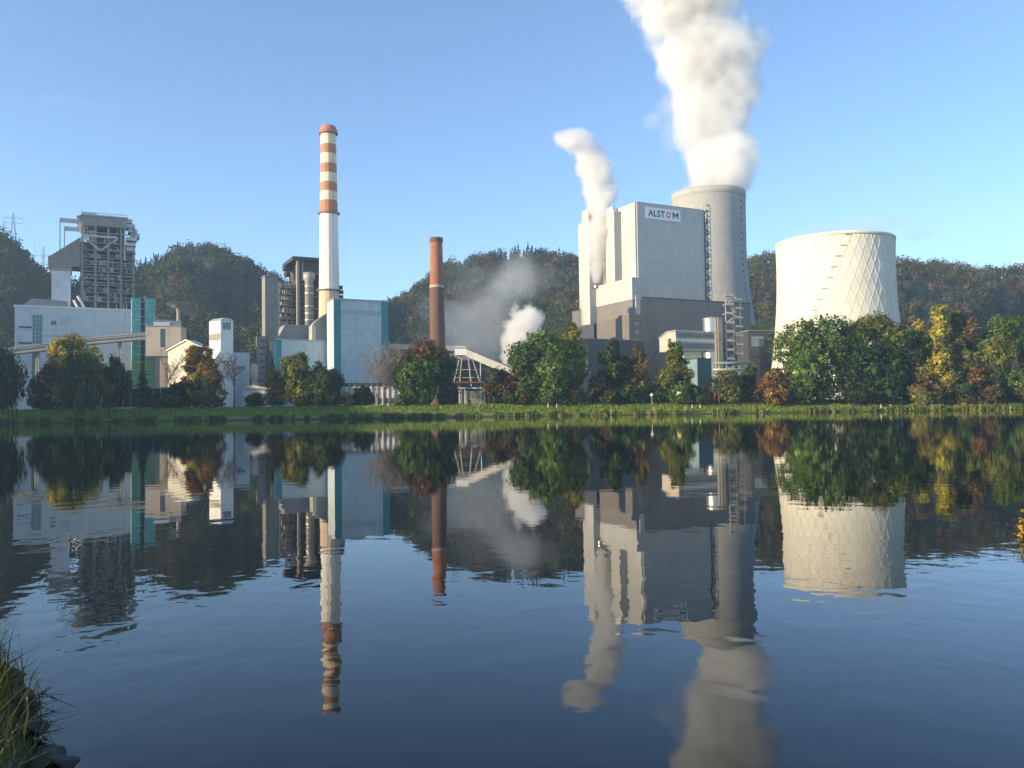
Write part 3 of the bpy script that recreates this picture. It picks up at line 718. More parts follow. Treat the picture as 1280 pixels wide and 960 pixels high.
# gooseneck vents left of the penthouse
for (pa, pt, pz) in ((74.5, 274.5, 312), (80, 285, 308)):
    b = MB(); x_, z_ = T.xz(pa, pt, 2); x2, _ = T.xz(99, pt, 2)
    b.box(x_, x2, 1.2, 2.8, z_ - 1.4, z_ + 1.0); b.box(x_ - .02, x_ + .6, 1.4, 2.6, T.z(pz, x_, 2), z_ - 1.4); T.mb(b, 'vent_pipe', GALV)
b = MB()
for q in ((92, 375, 98, 386), (97, 370, 106, 386)):
    p0 = T.xz(q[0], q[1], -3); p1 = T.xz(q[2], q[3], -3); b.tube([(p0[0], -3, p0[1]), (p1[0], -3, p1[1])], .8, 8)
T.mb(b, 'feed_chute', WHITEP)

# --- bunker annex beside it
T = Thing('coal_bunker', 'steep-roofed grey bunker on a white square shaft beside the open boiler frame', 'building', 62, 505)
x0, x1, zb, zt, _ = T.box('shaft', WHITE, 64, 88, 338, 18)
T.box('brown_band', CONC, 62.5, 89.5, 331, 19, y=-.5, pb=338)
xa, za = T.xz(60, 320, -1); xb, zb_ = T.xz(101, 296, -1); _, zc = T.xz(60, 331, -1)
b = MB(); b.prism_y([(xa, zc), (xb, zc), (xb, zb_), (xa + (xb - xa) * .1, za + .8), (xa, za)], -1, 19); T.mb(b, 'hopper_roof', CONCG)
b = MB()
for k in range(8): xx = xa + (x1 + 1 - xa) * k / 7; b.box(xx - .07, xx + .07, -1.8, -1.66, zc, zc + 2)
b.box(xa - 1.5, x1 + 1, -1.85, -1.6, zc + 1.8, zc + 2.0); b.box(xa - 1.5, x1 + 1, -1.85, -1.02, zc - .25, zc); T.mb(b, 'gallery_rail', GALV)
b = MB(); b.tube([(xa - 2.2, 0, zc - 1), (xa - 2.2, 0, zc + 11)], .25, 6); T.mb(b, 'mast', STEEL)

# --- 3 teal stair tower
T = Thing('stair_tower', 'teal and green mesh-clad stair tower at the end of the long white hall', 'tower', 165, 440)
x0, x1, zb, zt, _ = T.box('core', STEELD, 167, 193, 374, 9, y=1)
zm = T.z(447, 4)
xs0, _ = T.xz(176, 420); xs1, _ = T.xz(181, 420); xe0, _ = T.xz(165, 420); xe1, _ = T.xz(194.5, 420); zt = T.z(372, 4)
for (a, c) in ((xe0, xs0), (xs1, xe1)):
    b = MB(); b.box(a, c, 0, 10.5, zm, zt); T.mb(b, 'upper_panel', TEALG)
    b = MB(); b.box(a, c, 0, 10.5, 0, zm); T.mb(b, 'lower_panel', GREENP)
b = MB()
for k in range(15): z_ = zt * (k + .5) / 15; b.box(xe0 - .25, xe1 + .25, -.25, 10.7, z_ - .12, z_ + .12)
T.mb(b, 'landing', GALV)
T = Thing('lift_shaft', 'slim green mesh-clad shaft in front of the long white hall\'s left end', 'tower', 40, 438)
T.box('wall', GREENP, 40, 44.5, 440, 3); T.box('roof', STEEL, 39.5, 45, 439, 3.6, y=-.3, pb=440.2)

# --- 4 grey block with the little stack
T = Thing('service_block', 'pale grey block with a small smoking stack behind the concrete transfer house', 'building', 190, 458)
x0, x1, zb, zt, _ = T.box('wall', WHITE, 188, 226.5, 400.5, 16)
b = MB(); b.box(x0 + 4, x1 - 5, 2, 12, zt, zt + .9); T.mb(b, 'roof', ROOFG)
x_, z_ = T.xz(223, 386, 3); b = MB(); b.tube([(x_, 3, zt - .5), (x_, 3, z_)], .95, 12); T.mb(b, 'stack', BEIGE)
b = MB(); b.lathe([(.97, z_ - 1.2), (1.15, z_ - 1.1), (1.15, z_ + .1), (.9, z_ + .1)], 14, x_, 3); T.mb(b, 'stack_rim', CONC)
STACK_TOP = T.o + T.u * x_ + T.v * 3 + Vector((0, 0, z_))

# --- 5 concrete transfer house
T = Thing('transfer_house', 'stained beige concrete transfer house on one leg where the conveyor ends', 'building', 181, 428, rot=R_(8))
x0, x1, zb, zt, _ = T.box('house', BEIGE, 182, 226, 408, 12, pb=445)
xl0, _ = T.xz(199, 470); xl1, _ = T.xz(225, 470)
b = MB(); b.box(xl0, xl1, 1.0, 11, 0, zb); T.mb(b, 'leg', CONC)
b = MB(); b.box(x0 - .3, x1 + .3, -.3, 12.3, zt, zt + .5); T.mb(b, 'roof', CONC)
xa, za = T.xz(200.5, 411); xb, zc = T.xz(206, 434); b = MB(); b.box(xa, xb, -.12, .2, zc, za); T.mb(b, 'window_strip', WINDOW)
b = MB(); b.box(x0 + 3, x0 + 11, 3, 9, zt + .5, zt + 2.6); T.mb(b, 'roof_plant', GALV)

# --- 6 cream gabled building
T = Thing('workshop', 'sunlit cream gabled building beside the white square tower', 'building', 210, 418, rot=R_(-16))
x0, za = T.xz(210, 438); x1, _ = T.xz(256, 441); xr, zr = T.xz(241, 428)
yb = 6
b = MB(); zr = za + 4.5; b.prism_y([(x0, 0), (x1, 0), (x1, za - .3), ((x0 + x1) / 2, zr - .3), (x0, za - .3)], 0, yb); DY = yb; T.mb(b, 'wall', CREAM)
b = MB(); mx_ = (x0 + x1) / 2
b.prism_y([(x0 - .8, za - .5), (mx_, zr), (x1 + .8, za - .5), (x1 + .8, za + .1), (mx_, zr + .6), (x0 - .8, za + .1)], -.6, DY + .6); T.mb(b, 'roof', GALV)
for k in range(4):
    b = MB(); y_ = x0 + 2 + k * (x1 - x0 - 5) / 3.2; b.box(y_, y_ + 2.4, -.1, .2, 9, 12); T.mb(b, 'window', WINDOW)
b = MB(); b.box(mx_ - 2.5, mx_ + 2.5, -.12, .2, 0, 5); T.mb(b, 'door', STEEL)
T = Thing('annex_house', 'low cream flat-roofed annex with dark eaves under the bare tree by the concrete leg', 'building', 214, 398)
x0, x1, zb, zt, _ = T.box('wall', CREAM, 215, 246, 481.5, 8)
b = MB(); b.box(x0 - .8, x1 + .8, -.9, 8.6, zt, zt + .5); T.mb(b, 'roof', STEELD)
for px in (218, 228, 238): window(T, px, px + 4, 486, 492, 0)
# --- 7 white square tower
T = Thing('silo_tower', 'tall white square tower with one dark top window, lit on its left side', 'tower', 275.5, 428, rot=R_(52))
x0, z_ = T.xz(275.5, 402); x1, _ = T.xz(291.5, 440); zt = T.z(401, 3)
y1 = T.yz(261.5, 440, x0)[0]
b = MB(); b.box(x0, x1, 0, y1, 0, zt); T.mb(b, 'wall', WHITEP)
xl = x0
b = MB(); b.prism_y([(xl - .2, zt), (x1 + .3, zt), (x1 - 1.5, zt + 1.3), (xl + 2, zt + 1.5)], -.3, y1 + .3); T.mb(b, 'roof', GALV)
window(T, 278.5, 288, 402.8, 412, 0, WINTEAL, nx=3)
za, zc = T.z(417, xl, 3), T.z(425, xl, 3); b = MB(); b.box(xl - .15, x0 + .1, .4, y1 - .3, zc, za); T.mb(b, 'dark_band', CONC)
b = MB()
for k in range(8): z_ = zt * (.25 + .085 * k); b.box(xl - .08, xl + .1, 2.2, 2.9, z_, z_ + 1)
T.mb(b, 'vent', STEEL)
# --- 8..10
T = Thing('filter_house', 'plain grey box between the white square tower and the concrete shaft', 'building', 293, 440)
x0, x1, zb, zt, _ = T.box('wall', WHITE, 288, 312, 442, 12); b = MB(); b.box(x0 - .3, x1 + .3, -.3, 12.3, zt, zt + .6); T.mb(b, 'roof', GALV)
window(T, 296, 306, 458, 462, 0, nx=4)
T = Thing('silo', 'small round beige silo left of the narrow spotted shaft', 'silo', 318, 436)
b = MB(); r = 1.9; zt = T.z(457, 0); b.lathe([(r, 0), (r, zt * .55), (r * .75, zt * .62), (r * .75, zt * .68), (r * 1.05, zt * .74), (r * 1.05, zt), (r * .5, zt + 1)], 20); T.mb(b, 'shell', BEIGE, True)
T = Thing('lift_shaft', 'narrow grey shaft with rows of dark spots before the tall concrete shaft', 'tower', 322.5, 444)
x0, x1, zb, zt, _ = T.box('wall', CONCG, 322.5, 332, 420, 6)
for k in range(9):
    z_ = zt * (.2 + .09 * k)
    for xx in (x0 + 1.2, x0 + 2.6): b = MB(); b.box(xx, xx + .8, -.06, .1, z_, z_ + 1.0); T.mb(b, 'vent_hole', DARK)
b = MB(); b.tube([(x0 + 2, 2, zt), (x0 + 2, 2, zt + 3.5)], .3, 6); T.mb(b, 'mast', STEEL)
T = Thing('lift_shaft', 'tall plain grey-brown concrete shaft, highest left of the dark boiler frame', 'tower', 331.5, 452)
x0, x1, zb, zt, _ = T.box('wall', CONCG, 331.5, 348, 346, 9)
b = MB(); b.box(x0 - .3, x1 + .3, -.3, 9.3, zt, zt + .8); b.box(x0 + 2, x1 - 3, 2, 7, zt + .8, zt + 1.8); T.mb(b, 'roof', ROOFG)
# --- 11 open dark frame and 12 dark boiler house
T = Thing('open_boiler', 'dark open steel frame with deck lines between concrete shaft and dark boiler house', 'building', 349, 518)
xa, _ = T.xz(349.5, 380); xb, _ = T.xz(372, 380); zt = T.z(352, 4)
LV = [T.z(p, 5) for p in (406, 399, 391, 382, 375, 368, 360)]
lattice(T, xa, xb, 0, 22, 0, zt, 3, 2, LV, rng, cw=.8)
b = MB(); x_, z_ = T.xz(363, 340, 6); b.box(x_ - 4, x_ + 4, 5, 11, z_ + 1, z_ + 3.2)
for dx in (-3, 0, 3): b.tube([(x_ + dx, 8, zt), (x_ + dx, 8, z_ + 1)], .35, 6)
b.lathe([(1.6, z_ - 3), (2.2, z_ - 1.5), (1.6, z_)], 12, x_ - 2, 7); T.mb(b, 'cyclone', STEELD)
T = Thing('boiler_house', 'dark brown boiler house with overhanging roof and silver duct behind the striped chimney', 'building', 372, 516)
CLADD = mat('brown_boiler_cladding', (.085, .066, .058), .7, sx=5, sz=6, seam=.6, var=.5, streak=.4)
x0, x1, zb, zt, _ = T.box('wall', CLADD, 374.5, 404, 327, 26)
b = MB(); b.box(x0 - 4.5, x1 + 2, -2.5, 28, zt, zt + 2.2); T.mb(b, 'roof', STEELD)
xa, _ = T.xz(371.5, 380, -2); xb, _ = T.xz(374.5, 380, -2); b = MB(); b.box(xa, xb, -2, .5, 0, zt); T.mb(b, 'column', CONC)
xa, _ = T.xz(381, 380, -1.6); b = MB(); b.box(xa - 1.7, xa - .8, -1.4, -.2, T.z(352, xa), zt); T.mb(b, 'column', CONC)
xd, _ = T.xz(386.5, 380, -4)
zs = [T.z(p, xd, -4) for p in (407, 352, 349, 341)]
b = MB(); b.lathe([(2.6, 0), (2.6, zs[1]), (3.6, zs[2]), (3.6, zs[3])], 24, xd, -4); T.mb(b, 'duct', mat('duct_lagging', (.42, .37, .33), .5, metal=.3, var=.4, streak=.5, sz=7, seam=.6), True)
b = MB()
for p in (358, 367, 383, 392, 400): z_ = T.z(p, xd, -4); b.lathe([(2.62, z_ - .35), (2.85, z_ - .3), (2.85, z_ + .3), (2.62, z_ + .35)], 24, xd, -4)
T.mb(b, 'duct_ring', SILVER)
xe, ze = T.xz(397, 351, -1); b = MB(); b.lathe([(3.2, 0), (3.2, .5)], 24, 0, 0)
b.v = [(xe + x, -1 - z * 2, ze + y) for x, y, z in b.v]; T.mb(b, 'flue_opening', DARK)
b = MB()
for k in range(6): z_ = zt * (.52 + .08 * k); b.box(x0 + .5, x1, -.35, .1, z_, z_ + .5)
T.mb(b, 'deck', STEEL)
# --- 13 grey hopper building before them
T = Thing('filter_house', 'broad grey building with sloped left end under the dark boiler house', 'building', 350, 462)
xa, za = T.xz(346, 426); xb, zb_ = T.xz(357, 406.5); xc, _ = T.xz(391, 408)
b = MB(); b.prism_y([(xa, 0), (xc, 0), (xc, zb_), (xb, zb_), (xa, za)], 0, 14); T.mb(b, 'wall', mat('mauve_grey_cladding', (.34, .32, .32), .6, sx=2.5, sz=6, seam=.88)); 
b = MB(); b.box(xb - .3, xc + .3, -.3, 14.3, zb_, zb_ + .4); T.mb(b, 'roof', GALV)
# --- 16 curved hopper
T = Thing('ash_hopper', 'beige curved-roof hopper building between striped chimney base and teal corner', 'building', 392, 455)
P = [T.xz(px, py) for px, py in ((390.5, 428), (390.5, 407), (396, 401), (403, 396), (413, 390), (413, 428))]
b = MB(); b.prism_y([(P[0][0], 0), (P[-1][0], 0)] + [P[-2], P[3], P[2], P[1]], 0, 10); T.mb(b, 'wall', mat('hopper_sheet', (.40, .38, .30), .7, var=.4, streak=.4))
b = MB(); q = [P[1], P[2], P[3], P[4]]
for i in range(3): b.beam((q[i][0], 0, q[i][1] + .2), (q[i + 1][0], 0, q[i + 1][1] + .2), 1.2, .9)
b.box(P[0][0] - .5, P[0][0] + 1.8, -.6, .4, 0, P[1][1]); T.mb(b, 'lit_edge', CREAM)  # cream strips put the sunlit look of the hopper's edges into colour
xa, za = T.xz(411, 408, -.3); b = MB(); b.box(xa - 1.1, xa + .2, -.5, .2, T.z(428, xa), za); T.mb(b, 'door', DARK)

# --- 14 low teal-edged hall
T = Thing('filter_hall', 'low pale hall with teal corner strips left of the taller teal-edged building', 'building', 340, 440)
x0, x1, zb, zt, _ = T.box('wall', PALEBLUE, 345, 417, 426, 15)
xa = x0
xt, _ = T.xz(352, 450); b = MB(); b.box(x0 - .05, xt, -.15, .3, 0, zt + .05); T.mb(b, 'teal_strip', TEAL)
xt0, _ = T.xz(411, 450); b = MB(); b.box(xt0, x1 + .05, -.15, .3, 0, zt + .05); T.mb(b, 'teal_strip', TEAL)
b = MB(); b.box(xa - .2, x1 + .2, -.3, 15.3, zt + .06, zt + .6); T.mb(b, 'roof', GALV)
b = MB(); z_ = T.z(452, x0 + 10); b.box(xt + .01, xt0 - .01, -.08, .2, z_ - .25, z_ + .25); T.mb(b, 'trim', GALV)
# --- 15 tall teal-edged building
T = Thing('scrubber_building', 'tall pale building with teal vertical corner strips right of the striped chimney', 'building', 417.5, 438)
x0, x1, zb, zt, _ = T.box('wall', PALEBLUE, 417.5, 485.5, 376, 14)
xt, _ = T.xz(426, 430); b = MB(); b.box(x0 - .05, xt, -.15, .3, 0, zt + .1); T.mb(b, 'teal_strip', TEAL)
xt0, _ = T.xz(477, 430); b = MB(); b.box(xt0, x1 + .05, -.15, .3, 0, zt + .1); T.mb(b, 'teal_strip', TEAL)
xa, za = T.xz(426, 387); xb, zc = T.xz(477, 394.5); b = MB(); b.box(xa + .1, xb - .1, -.1, .2, zc, za); T.mb(b, 'window_band', glassmat('grey_glazing', (.16, .17, .18)))
b = MB()
for k in range(19): xx = xa + (xb - xa) * (k + .5) / 19; b.box(xx - .35, xx + .35, -.2, -.08, zc, za)
T.mb(b, 'mullion', PALEBLUE)
b = MB(); b.box(x0 - .3, x1 + .3, -.4, 14.3, zt + .11, zt + .7); T.mb(b, 'roof', GALV)
b = MB()
for p in (412, 452): z_ = T.z(p, x0 + 10); b.box(xt + .01, xt0 - .01, -.08, .2, z_ - .15, z_ + .15)
T.mb(b, 'trim', GALV)
# --- white low building along the dike
T = Thing('pump_hall', 'low white hall with a dark eaves line under the tall teal-edged building', 'building', 418, 404, rot=R_(8))
x0, x1, zb, zt, _ = T.box('wall', WHITEP, 416, 500, 483, 14)
b = MB(); b.box(x0 - .4, x1 + .4, -.5, 14.4, zt + 1.0, zt + 1.7); T.mb(b, 'roof', STEELD)
b = MB(); b.box(x0 + .1, x1 - .1, .2, 13.8, zt, zt + 1.0); T.mb(b, 'clerestory', WINDOW)
for k in range(9):
    b = MB(); xx = x0 + 2 + k * (x1 - x0 - 5) / 8.5; b.box(xx, xx + 2.0, -.1, .2, 2.0, 4.6); T.mb(b, 'window', WINDOW)
b = MB()
for k in range(13): xx = x0 + k * (x1 - x0) / 12; b.box(xx - .2, xx + .2, -.35, -.001, 0, zt + 1)
T.mb(b, 'pilaster', CONC)
T = Thing('store_building', 'low white shed with pale roof between the bare tree and the rusty spruce', 'building', 304, 402, rot=R_(8))
x0, x1, zb, zt, _ = T.box('wall', WHITEP, 304, 336, 486, 10); b = MB(); b.prism_y([(x0 - .6, zt), (x1 + .6, zt), (x1 + .6, zt + .3), (x0 + 5, zt + 1.8), (x0 - .6, zt + .5)], -.6, 10.6); T.mb(b, 'roof', CREAM)
b = MB(); b.box(x0 + 2, x0 + 5, -.1, .2, 0, 3); T.mb(b, 'door', STEEL)
T = Thing('storage_shed', 'long low dark open shed with pale roof edge below the green stair tower', 'building', 150, 398, rot=R_(0))
x0, x1, zb, zt, _ = T.box('back_wall', STEELD, 128, 212, 486, 7, y=2)
b = MB(); b.box(x0 - .5, x1 + .5, -.3, 9.3, zt, zt + .6); T.mb(b, 'roof', GALV)
for k in range(10):
    b = MB(); xx = x0 + k * (x1 - x0) / 9; b.box(xx - .15, xx + .15, 0, .3, 0, zt); T.mb(b, 'post', GALV)
b = MB(); b.box(x0, x1, .05, .2, 1.3, 1.75); T.mb(b, 'rail', GALV)
for i, (px, dcol) in enumerate(((40, 'white'), (132, 'white'), (196, 'grey'))):
    pass
# perimeter wall
T = Thing('boundary_wall', 'low pale boundary wall running behind the dike\'s bushes on the left', 'wall', 0, 392, rot=0)
b = MB(); L = MB()
for k in range(26):
    xx = -30 + k * 4.2; b.box(xx, xx + 3.9, 0, .3, 0, 1.5); L.box(xx + 3.88, xx + 4.22, -.06, .36, 0, 1.75)
T.mb(b, 'panel', WHITEP); T.mb(L, 'pier', CONC)

# --- 17 chimneys
T = Thing('chimney', 'tall white chimney with red bands at the top, beside the teal-edged building', 'chimney', 412.5, 492, rot=.2)
zz = lambda p: T.z(p, 0, -4)
def rr(py): return 4.38 + (6.18 - 4.38) * (py - 157) / (400 - 157)
NB = 16
def seg(a, c, name, mt, grow=0.0):
    b = MB(); b.lathe([(rr(c) + grow, zz(c)), (rr(a) + grow, zz(a))], NB); return T.mb(b, name, mt)
CHW = mat('chimney_white', (.80, .77, .69), .7, var=.15, streak=.25)
CHY = mat('chimney_aged_white', (.74, .66, .47), .75, var=.3, streak=.4)
CHB = mat('chimney_base_cream', (.62, .50, .34), .8, var=.3, streak=.3, dirt=(.45, .2, .14))
seg(362, 516, 'base', CHB); seg(265, 362, 'shaft', CHW)
for a, c in ((165.5, 179), (190.5, 203), (215, 226.5), (238, 249.5)): seg(a, c, 'white_band', CHY)
for a, c in ((179, 190.5), (203, 215), (226.5, 238), (249.5, 265)): seg(a, c, 'red_band', RED)
b = MB(); b.lathe([(4.2, zz(166)), (5.3, zz(164)), (5.3, zz(160.5)), (4.65, zz(158)), (4.25, zz(155.5)), (3.7, zz(155.5))], 24); T.mb(b, 'crown', RED)
for p, g in ((265, 1.3), (362, 1.3), (164.6, 1.25)):
    b = MB(); r = rr(p); b.lathe([(r, zz(p) - .6), (r + g * .9, zz(p) - .3), (r + g, zz(p) + .15), (r, zz(p) + .15)], 24)
    for k in range(24): a = k / 24 * 6.283; b.box((r + g) * math.cos(a) - .06, (r + g) * math.cos(a) + .06, (r + g) * math.sin(a) - .06, (r + g) * math.sin(a) + .06, zz(p) + .1, zz(p) + 1.2)
    T.mb(b, 'gallery', STEEL if p > 200 else RED)
b = MB()
for p, dx in ((358, 0), (364, .4), (370, .2), (376, 0)): b.box(rr(p) - .5, rr(p) + 1.9 + dx, -1.4, 1.4, zz(p) - .9, zz(p) + 1.0)
T.mb(b, 'lift_cabin', STEELD)
b = MB(); a0 = -1.1
for k in range(60):
    p = 372 - k * 3.5; r = rr(p) + .25; b.box(r * math.cos(a0) - .35, r * math.cos(a0) + .35, r * math.sin(a0) - .06, r * math.sin(a0) + .06, zz(p) - .08, zz(p) + .08)
T.mb(b, 'ladder', STEEL)

T = Thing('chimney', 'slender red-brick chimney with darker lower half beside the ground-level steam', 'chimney', 547.5, 462, rot=.1)
zz = lambda p: T.z(p, 0, -3)
def rb(py): return 3.3 + (4.5 - 3.3) * (py - 296) / (440 - 296)
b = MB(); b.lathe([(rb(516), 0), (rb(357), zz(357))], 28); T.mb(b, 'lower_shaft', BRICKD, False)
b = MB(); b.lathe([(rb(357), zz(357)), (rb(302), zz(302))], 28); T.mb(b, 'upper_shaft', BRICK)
b = MB(); b.lathe([(rb(357) + .05, zz(359)), (rb(357) + .18, zz(358.6)), (rb(357) + .18, zz(356.6)), (rb(357), zz(356))], 28); T.mb(b, 'pale_ring', BEIGE)
b = MB(); b.lathe([(rb(302), zz(302)), (rb(296) + .45, zz(301.5)), (rb(296) + .45, zz(297)), (rb(296) + .2, zz(296)), (2.6, zz(296))], 28); T.mb(b, 'crown', BRICKD)

# --- 18 sloping conveyor on a trestle
T = Thing('conveyor_gallery', 'pale enclosed conveyor gallery sloping down from a head house on splayed legs', 'conveyor', 572, 420, rot=0)
W = lambda px, py, Y: T.loc(at(px, py, Y))
h0, h1 = W(583, 440, 421), W(648, 468, 405)
b = MB(); b.beam(h0, h1, 4.2, 3.4); T.mb(b, 'gallery', mat('grey_gallery_sheet', (.33, .34, .33), .6, sx=2.2, seam=.8, var=.4))
b = MB(); d = (h1 - h0)
for k in range(12): p = h0 + d * ((k + .5) / 12); b.box(p.x - .25, p.x + .25, p.y - 2.2, p.y + 2.2, p.z - 1.6, p.z + 2.0)
T.mb(b, 'gallery_rib', CONC)
p = W(577, 440, 421); b = MB(); b.box(p.x - 3.2, p.x + 2.6, p.y - 2.5, p.y + 2.5, p.z - 1.7, p.z + 1.7); T.mb(b, 'head_house', WHITEP)
b = MB(); b.box(p.x - 3.6, p.x + 3.4, p.y - 2.9, p.y + 2.9, p.z + 1.7, p.z + 2.2); b.box(p.x - 2.6, p.x + 2, p.y - 1.6, p.y + 1.6, p.z + 2.2, p.z + 3.0); T.mb(b, 'head_roof', GALV)
pb_ = W(578, 434, 420)
for (ta, tb_, dy) in ((575, 566, -3.2), (577.5, 574, 3.2), (585, 589, -3.2), (589, 601.5, 3.2)):
    b = MB(); q = W(ta, 444, 421 + dy * .3); e = W(tb_, 483, 421 + dy); b.bar(q, e, .55); T.mb(b, 'leg', BEIGE)
b = MB()
for py in (452, 462, 472):
    t_ = (py - 444) / 39; q = W(575 - 9 * t_, py, 420); e = W(589 + 12.5 * t_, py, 420); 
    if py > 460: b.bar(q, e, .3)
T.mb(b, 'brace', BEIGE)
b = MB(); q = W(600.5, 452, 421); e = W(600.5, 484, 421); b.bar(q, e, .4); T.mb(b, 'post', WHITEP)
b = MB(); q = W(565, 478, 417); e = W(605, 478, 417); b.box(q.x, e.x, q.y, q.y + 7, q.z - .4, q.z + .3); T.mb(b, 'platform', RUST)
T = Thing('gate_house', 'small white-framed house with a wide window under the conveyor\'s splayed legs', 'building', 575, 402, rot=0)
x0, x1, zb, zt, _ = T.box('wall', CONCG, 574, 606, 486, 7, y=1.0)
f = MB(); f.box(x0 - .5, x1 + .5, -.5, 8.3, zt, zt + .6)
for px in (574, 581, 601, 605.5): xx, _ = T.xz(px, 494); f.box(xx - .22, xx + .22, -.2, .3, 0, zt)
T.mb(f, 'frame', WHITEP)
window(T, 583, 595, 489.5, 499, 1.0, glassmat('yellowish_glazing', (.10, .09, .05)), nx=2)
# --- 19 pipe bridge behind the brick chimney
T = Thing('pipe_bridge', 'long level grey pipe bridge passing behind the brick chimney', 'bridge', 486, 480, rot=0)
W = lambda px, py, Y: T.loc(at(px, py, Y))
q, e = W(483, 433, 480), W(576, 436, 486)
b = MB(); b.beam(q, e, 4, 3.0); T.mb(b, 'gallery', GALV)
b = MB(); b.beam(q + Vector((0, -1, -4.2)), e + Vector((0, -1, -4.2)), 2, 1.6); T.mb(b, 'duct', CONC)
for k in range(6):
    b = MB(); p = q + (e - q) * ((k + .3) / 6); b.box(p.x - .5, p.x + .5, p.y - 1, p.y + 1, 0, p.z - 1.5); T.mb(b, 'pier', CONCG)
T = Thing('machine_hall', 'low slate-grey hall behind the brick chimney and the conveyor legs', 'building', 482, 492, rot=R_(4))
x0, x1, zb, zt, _ = T.box('wall', SLATED, 482, 660, 452, 20)
b = MB(); b.box(x0 - .4, x1 + .4, -.5, 20.4, zt, zt + 1); T.mb(b, 'roof', ROOFG)
b = MB(); b.box(x0 + 1, x1 - 1, -.15, .1, zt - 6, zt - 4); T.mb(b, 'window_band', WINDOW)

# --- conveyor bridge on the left
T = Thing('conveyor_bridge', 'long grey enclosed conveyor bridge climbing across the long white hall to the transfer house', 'conveyor', 0, 426, rot=0)
W = lambda px, py, Y: T.loc(at(px, py, Y))
pts = [W(-150, 461, 408), W(0, 442, 420), W(60, 434.5, 424), (W(120, 426.5, 428)), W(185, 421, 431)]
dk = mat('conveyor_sheet', (.30, .30, .29), .6, sx=2.2, seam=.8, var=.3)
b = MB(); s1 = MB(); s2 = MB(); s3 = MB()
for i in range(4):
    b.beam(pts[i], pts[i + 1], 3.6, 3.3)
    o = Vector((0, -1.85, 0)); s1.beam(pts[i] + o + Vector((0, 0, .25)), pts[i + 1] + o + Vector((0, 0, .25)), .2, .7); s2.beam(pts[i] + o + Vector((0, 0, -1.6)), pts[i + 1] + o + Vector((0, 0, -1.6)), .35, .55)
    s3.beam(pts[i] + Vector((0, 0, 1.85)), pts[i + 1] + Vector((0, 0, 1.85)), 4.3, .35)
T.mb(b, 'gallery', dk); T.mb(s1, 'window_band', WINDOW); T.mb(s2, 'bottom_girder', STEELD); T.mb(s3, 'roof', GALV)
for px, py, Y in ((8, 443, 421), (47, 438, 423), (78, 434, 425), (150, 426, 430)):
    b = MB(); p = W(px, py, Y); b.bar((p.x - 1.2, p.y, 0), (p.x - .5, p.y, p.z - 1), .6); b.bar((p.x + 1.2, p.y, 0), (p.x + .5, p.y, p.z - 1), .6); b.bar((p.x - .9, p.y, p.z * .5), (p.x + .9, p.y, p.z * .5), .4)
    T.mb(b, 'support', STEEL)

# ------------------------------------------------------------------ cooling towers
def shell(T, prof, n, name, mt, thick=.8):
    b = MB(); b.lathe(prof, n, cap=False)
    inner = [(r - thick, z) for r, z in prof]; o = len(b.v); b.lathe(inner[::-1], n, cap=False)
    k = (len(prof) - 1) * n
    b.f += [(k + i, k + (i + 1) % n, o + (i + 1) % n, o + i) for i in range(n)]
    return T.mb(b, name, mt, True)
def interp(prof, z):
    zs = [q[1] for q in prof]; return float(np.interp(z, zs, [q[0] for q in prof]))
def hyper(z, H, rt_, rw, zw, rb_):
    return rw * math.sqrt(1 + ((z - zw) / zw) ** 2 * ((rb_ / rw) ** 2 - 1)) if z < zw else rw * math.sqrt(1 + ((z - zw) / (H - zw)) ** 2 * ((rt_ / rw) ** 2 - 1))

T = Thing('cooling_tower', 'huge smooth grey cooling tower with steam rising from it, behind the power block', 'cooling tower', 891, 690, rot=.3)
c = T.o; kx = 690 / FOC / math.sqrt(1 + ((891 - 640) / FOC) ** 2)
H = T.z(232, 0, 0) * 1.0
P = [(hyper(z, H, 47.5 * kx, 46.6 * kx, H * .74, 78 * kx), z) for z in np.linspace(0, H, 40)]
# nearest rim point is what the photograph measures: lower the rim for its nearness
kz = 1 - P[-1][0] / c.length * .98; H *= kz
P = [(hyper(z, H, 46.7 * kx, 46.3 * kx, H * .75, 77 * kx), z) for z in np.linspace(0, H, 40)]
shell(T, P, 96, 'shell', GREYC, 1.0)
b = MB(); r = P[-1][0]
b.lathe([(r - .1, H - 5.5), (r + .2, H - 5.2), (r + .22, H + .1), (r - .3, H + .1)], 96, cap=False); T.mb(b, 'rim', GREYC, True)
for k in range(26):
    z = 40 + k * (H - 46) / 25; rr_ = interp(P, z) + .2; a = R_(-62); b = MB(); b.box(rr_ * math.cos(a) - .4, rr_ * math.cos(a) + .4, rr_ * math.sin(a) - .4, rr_ * math.sin(a) + .4, z, z + 1.2); T.mb(b, 'ladder_landing', RUST)
TOWER_C, TOWER_H, TOWER_R = T.o.copy(), H, r

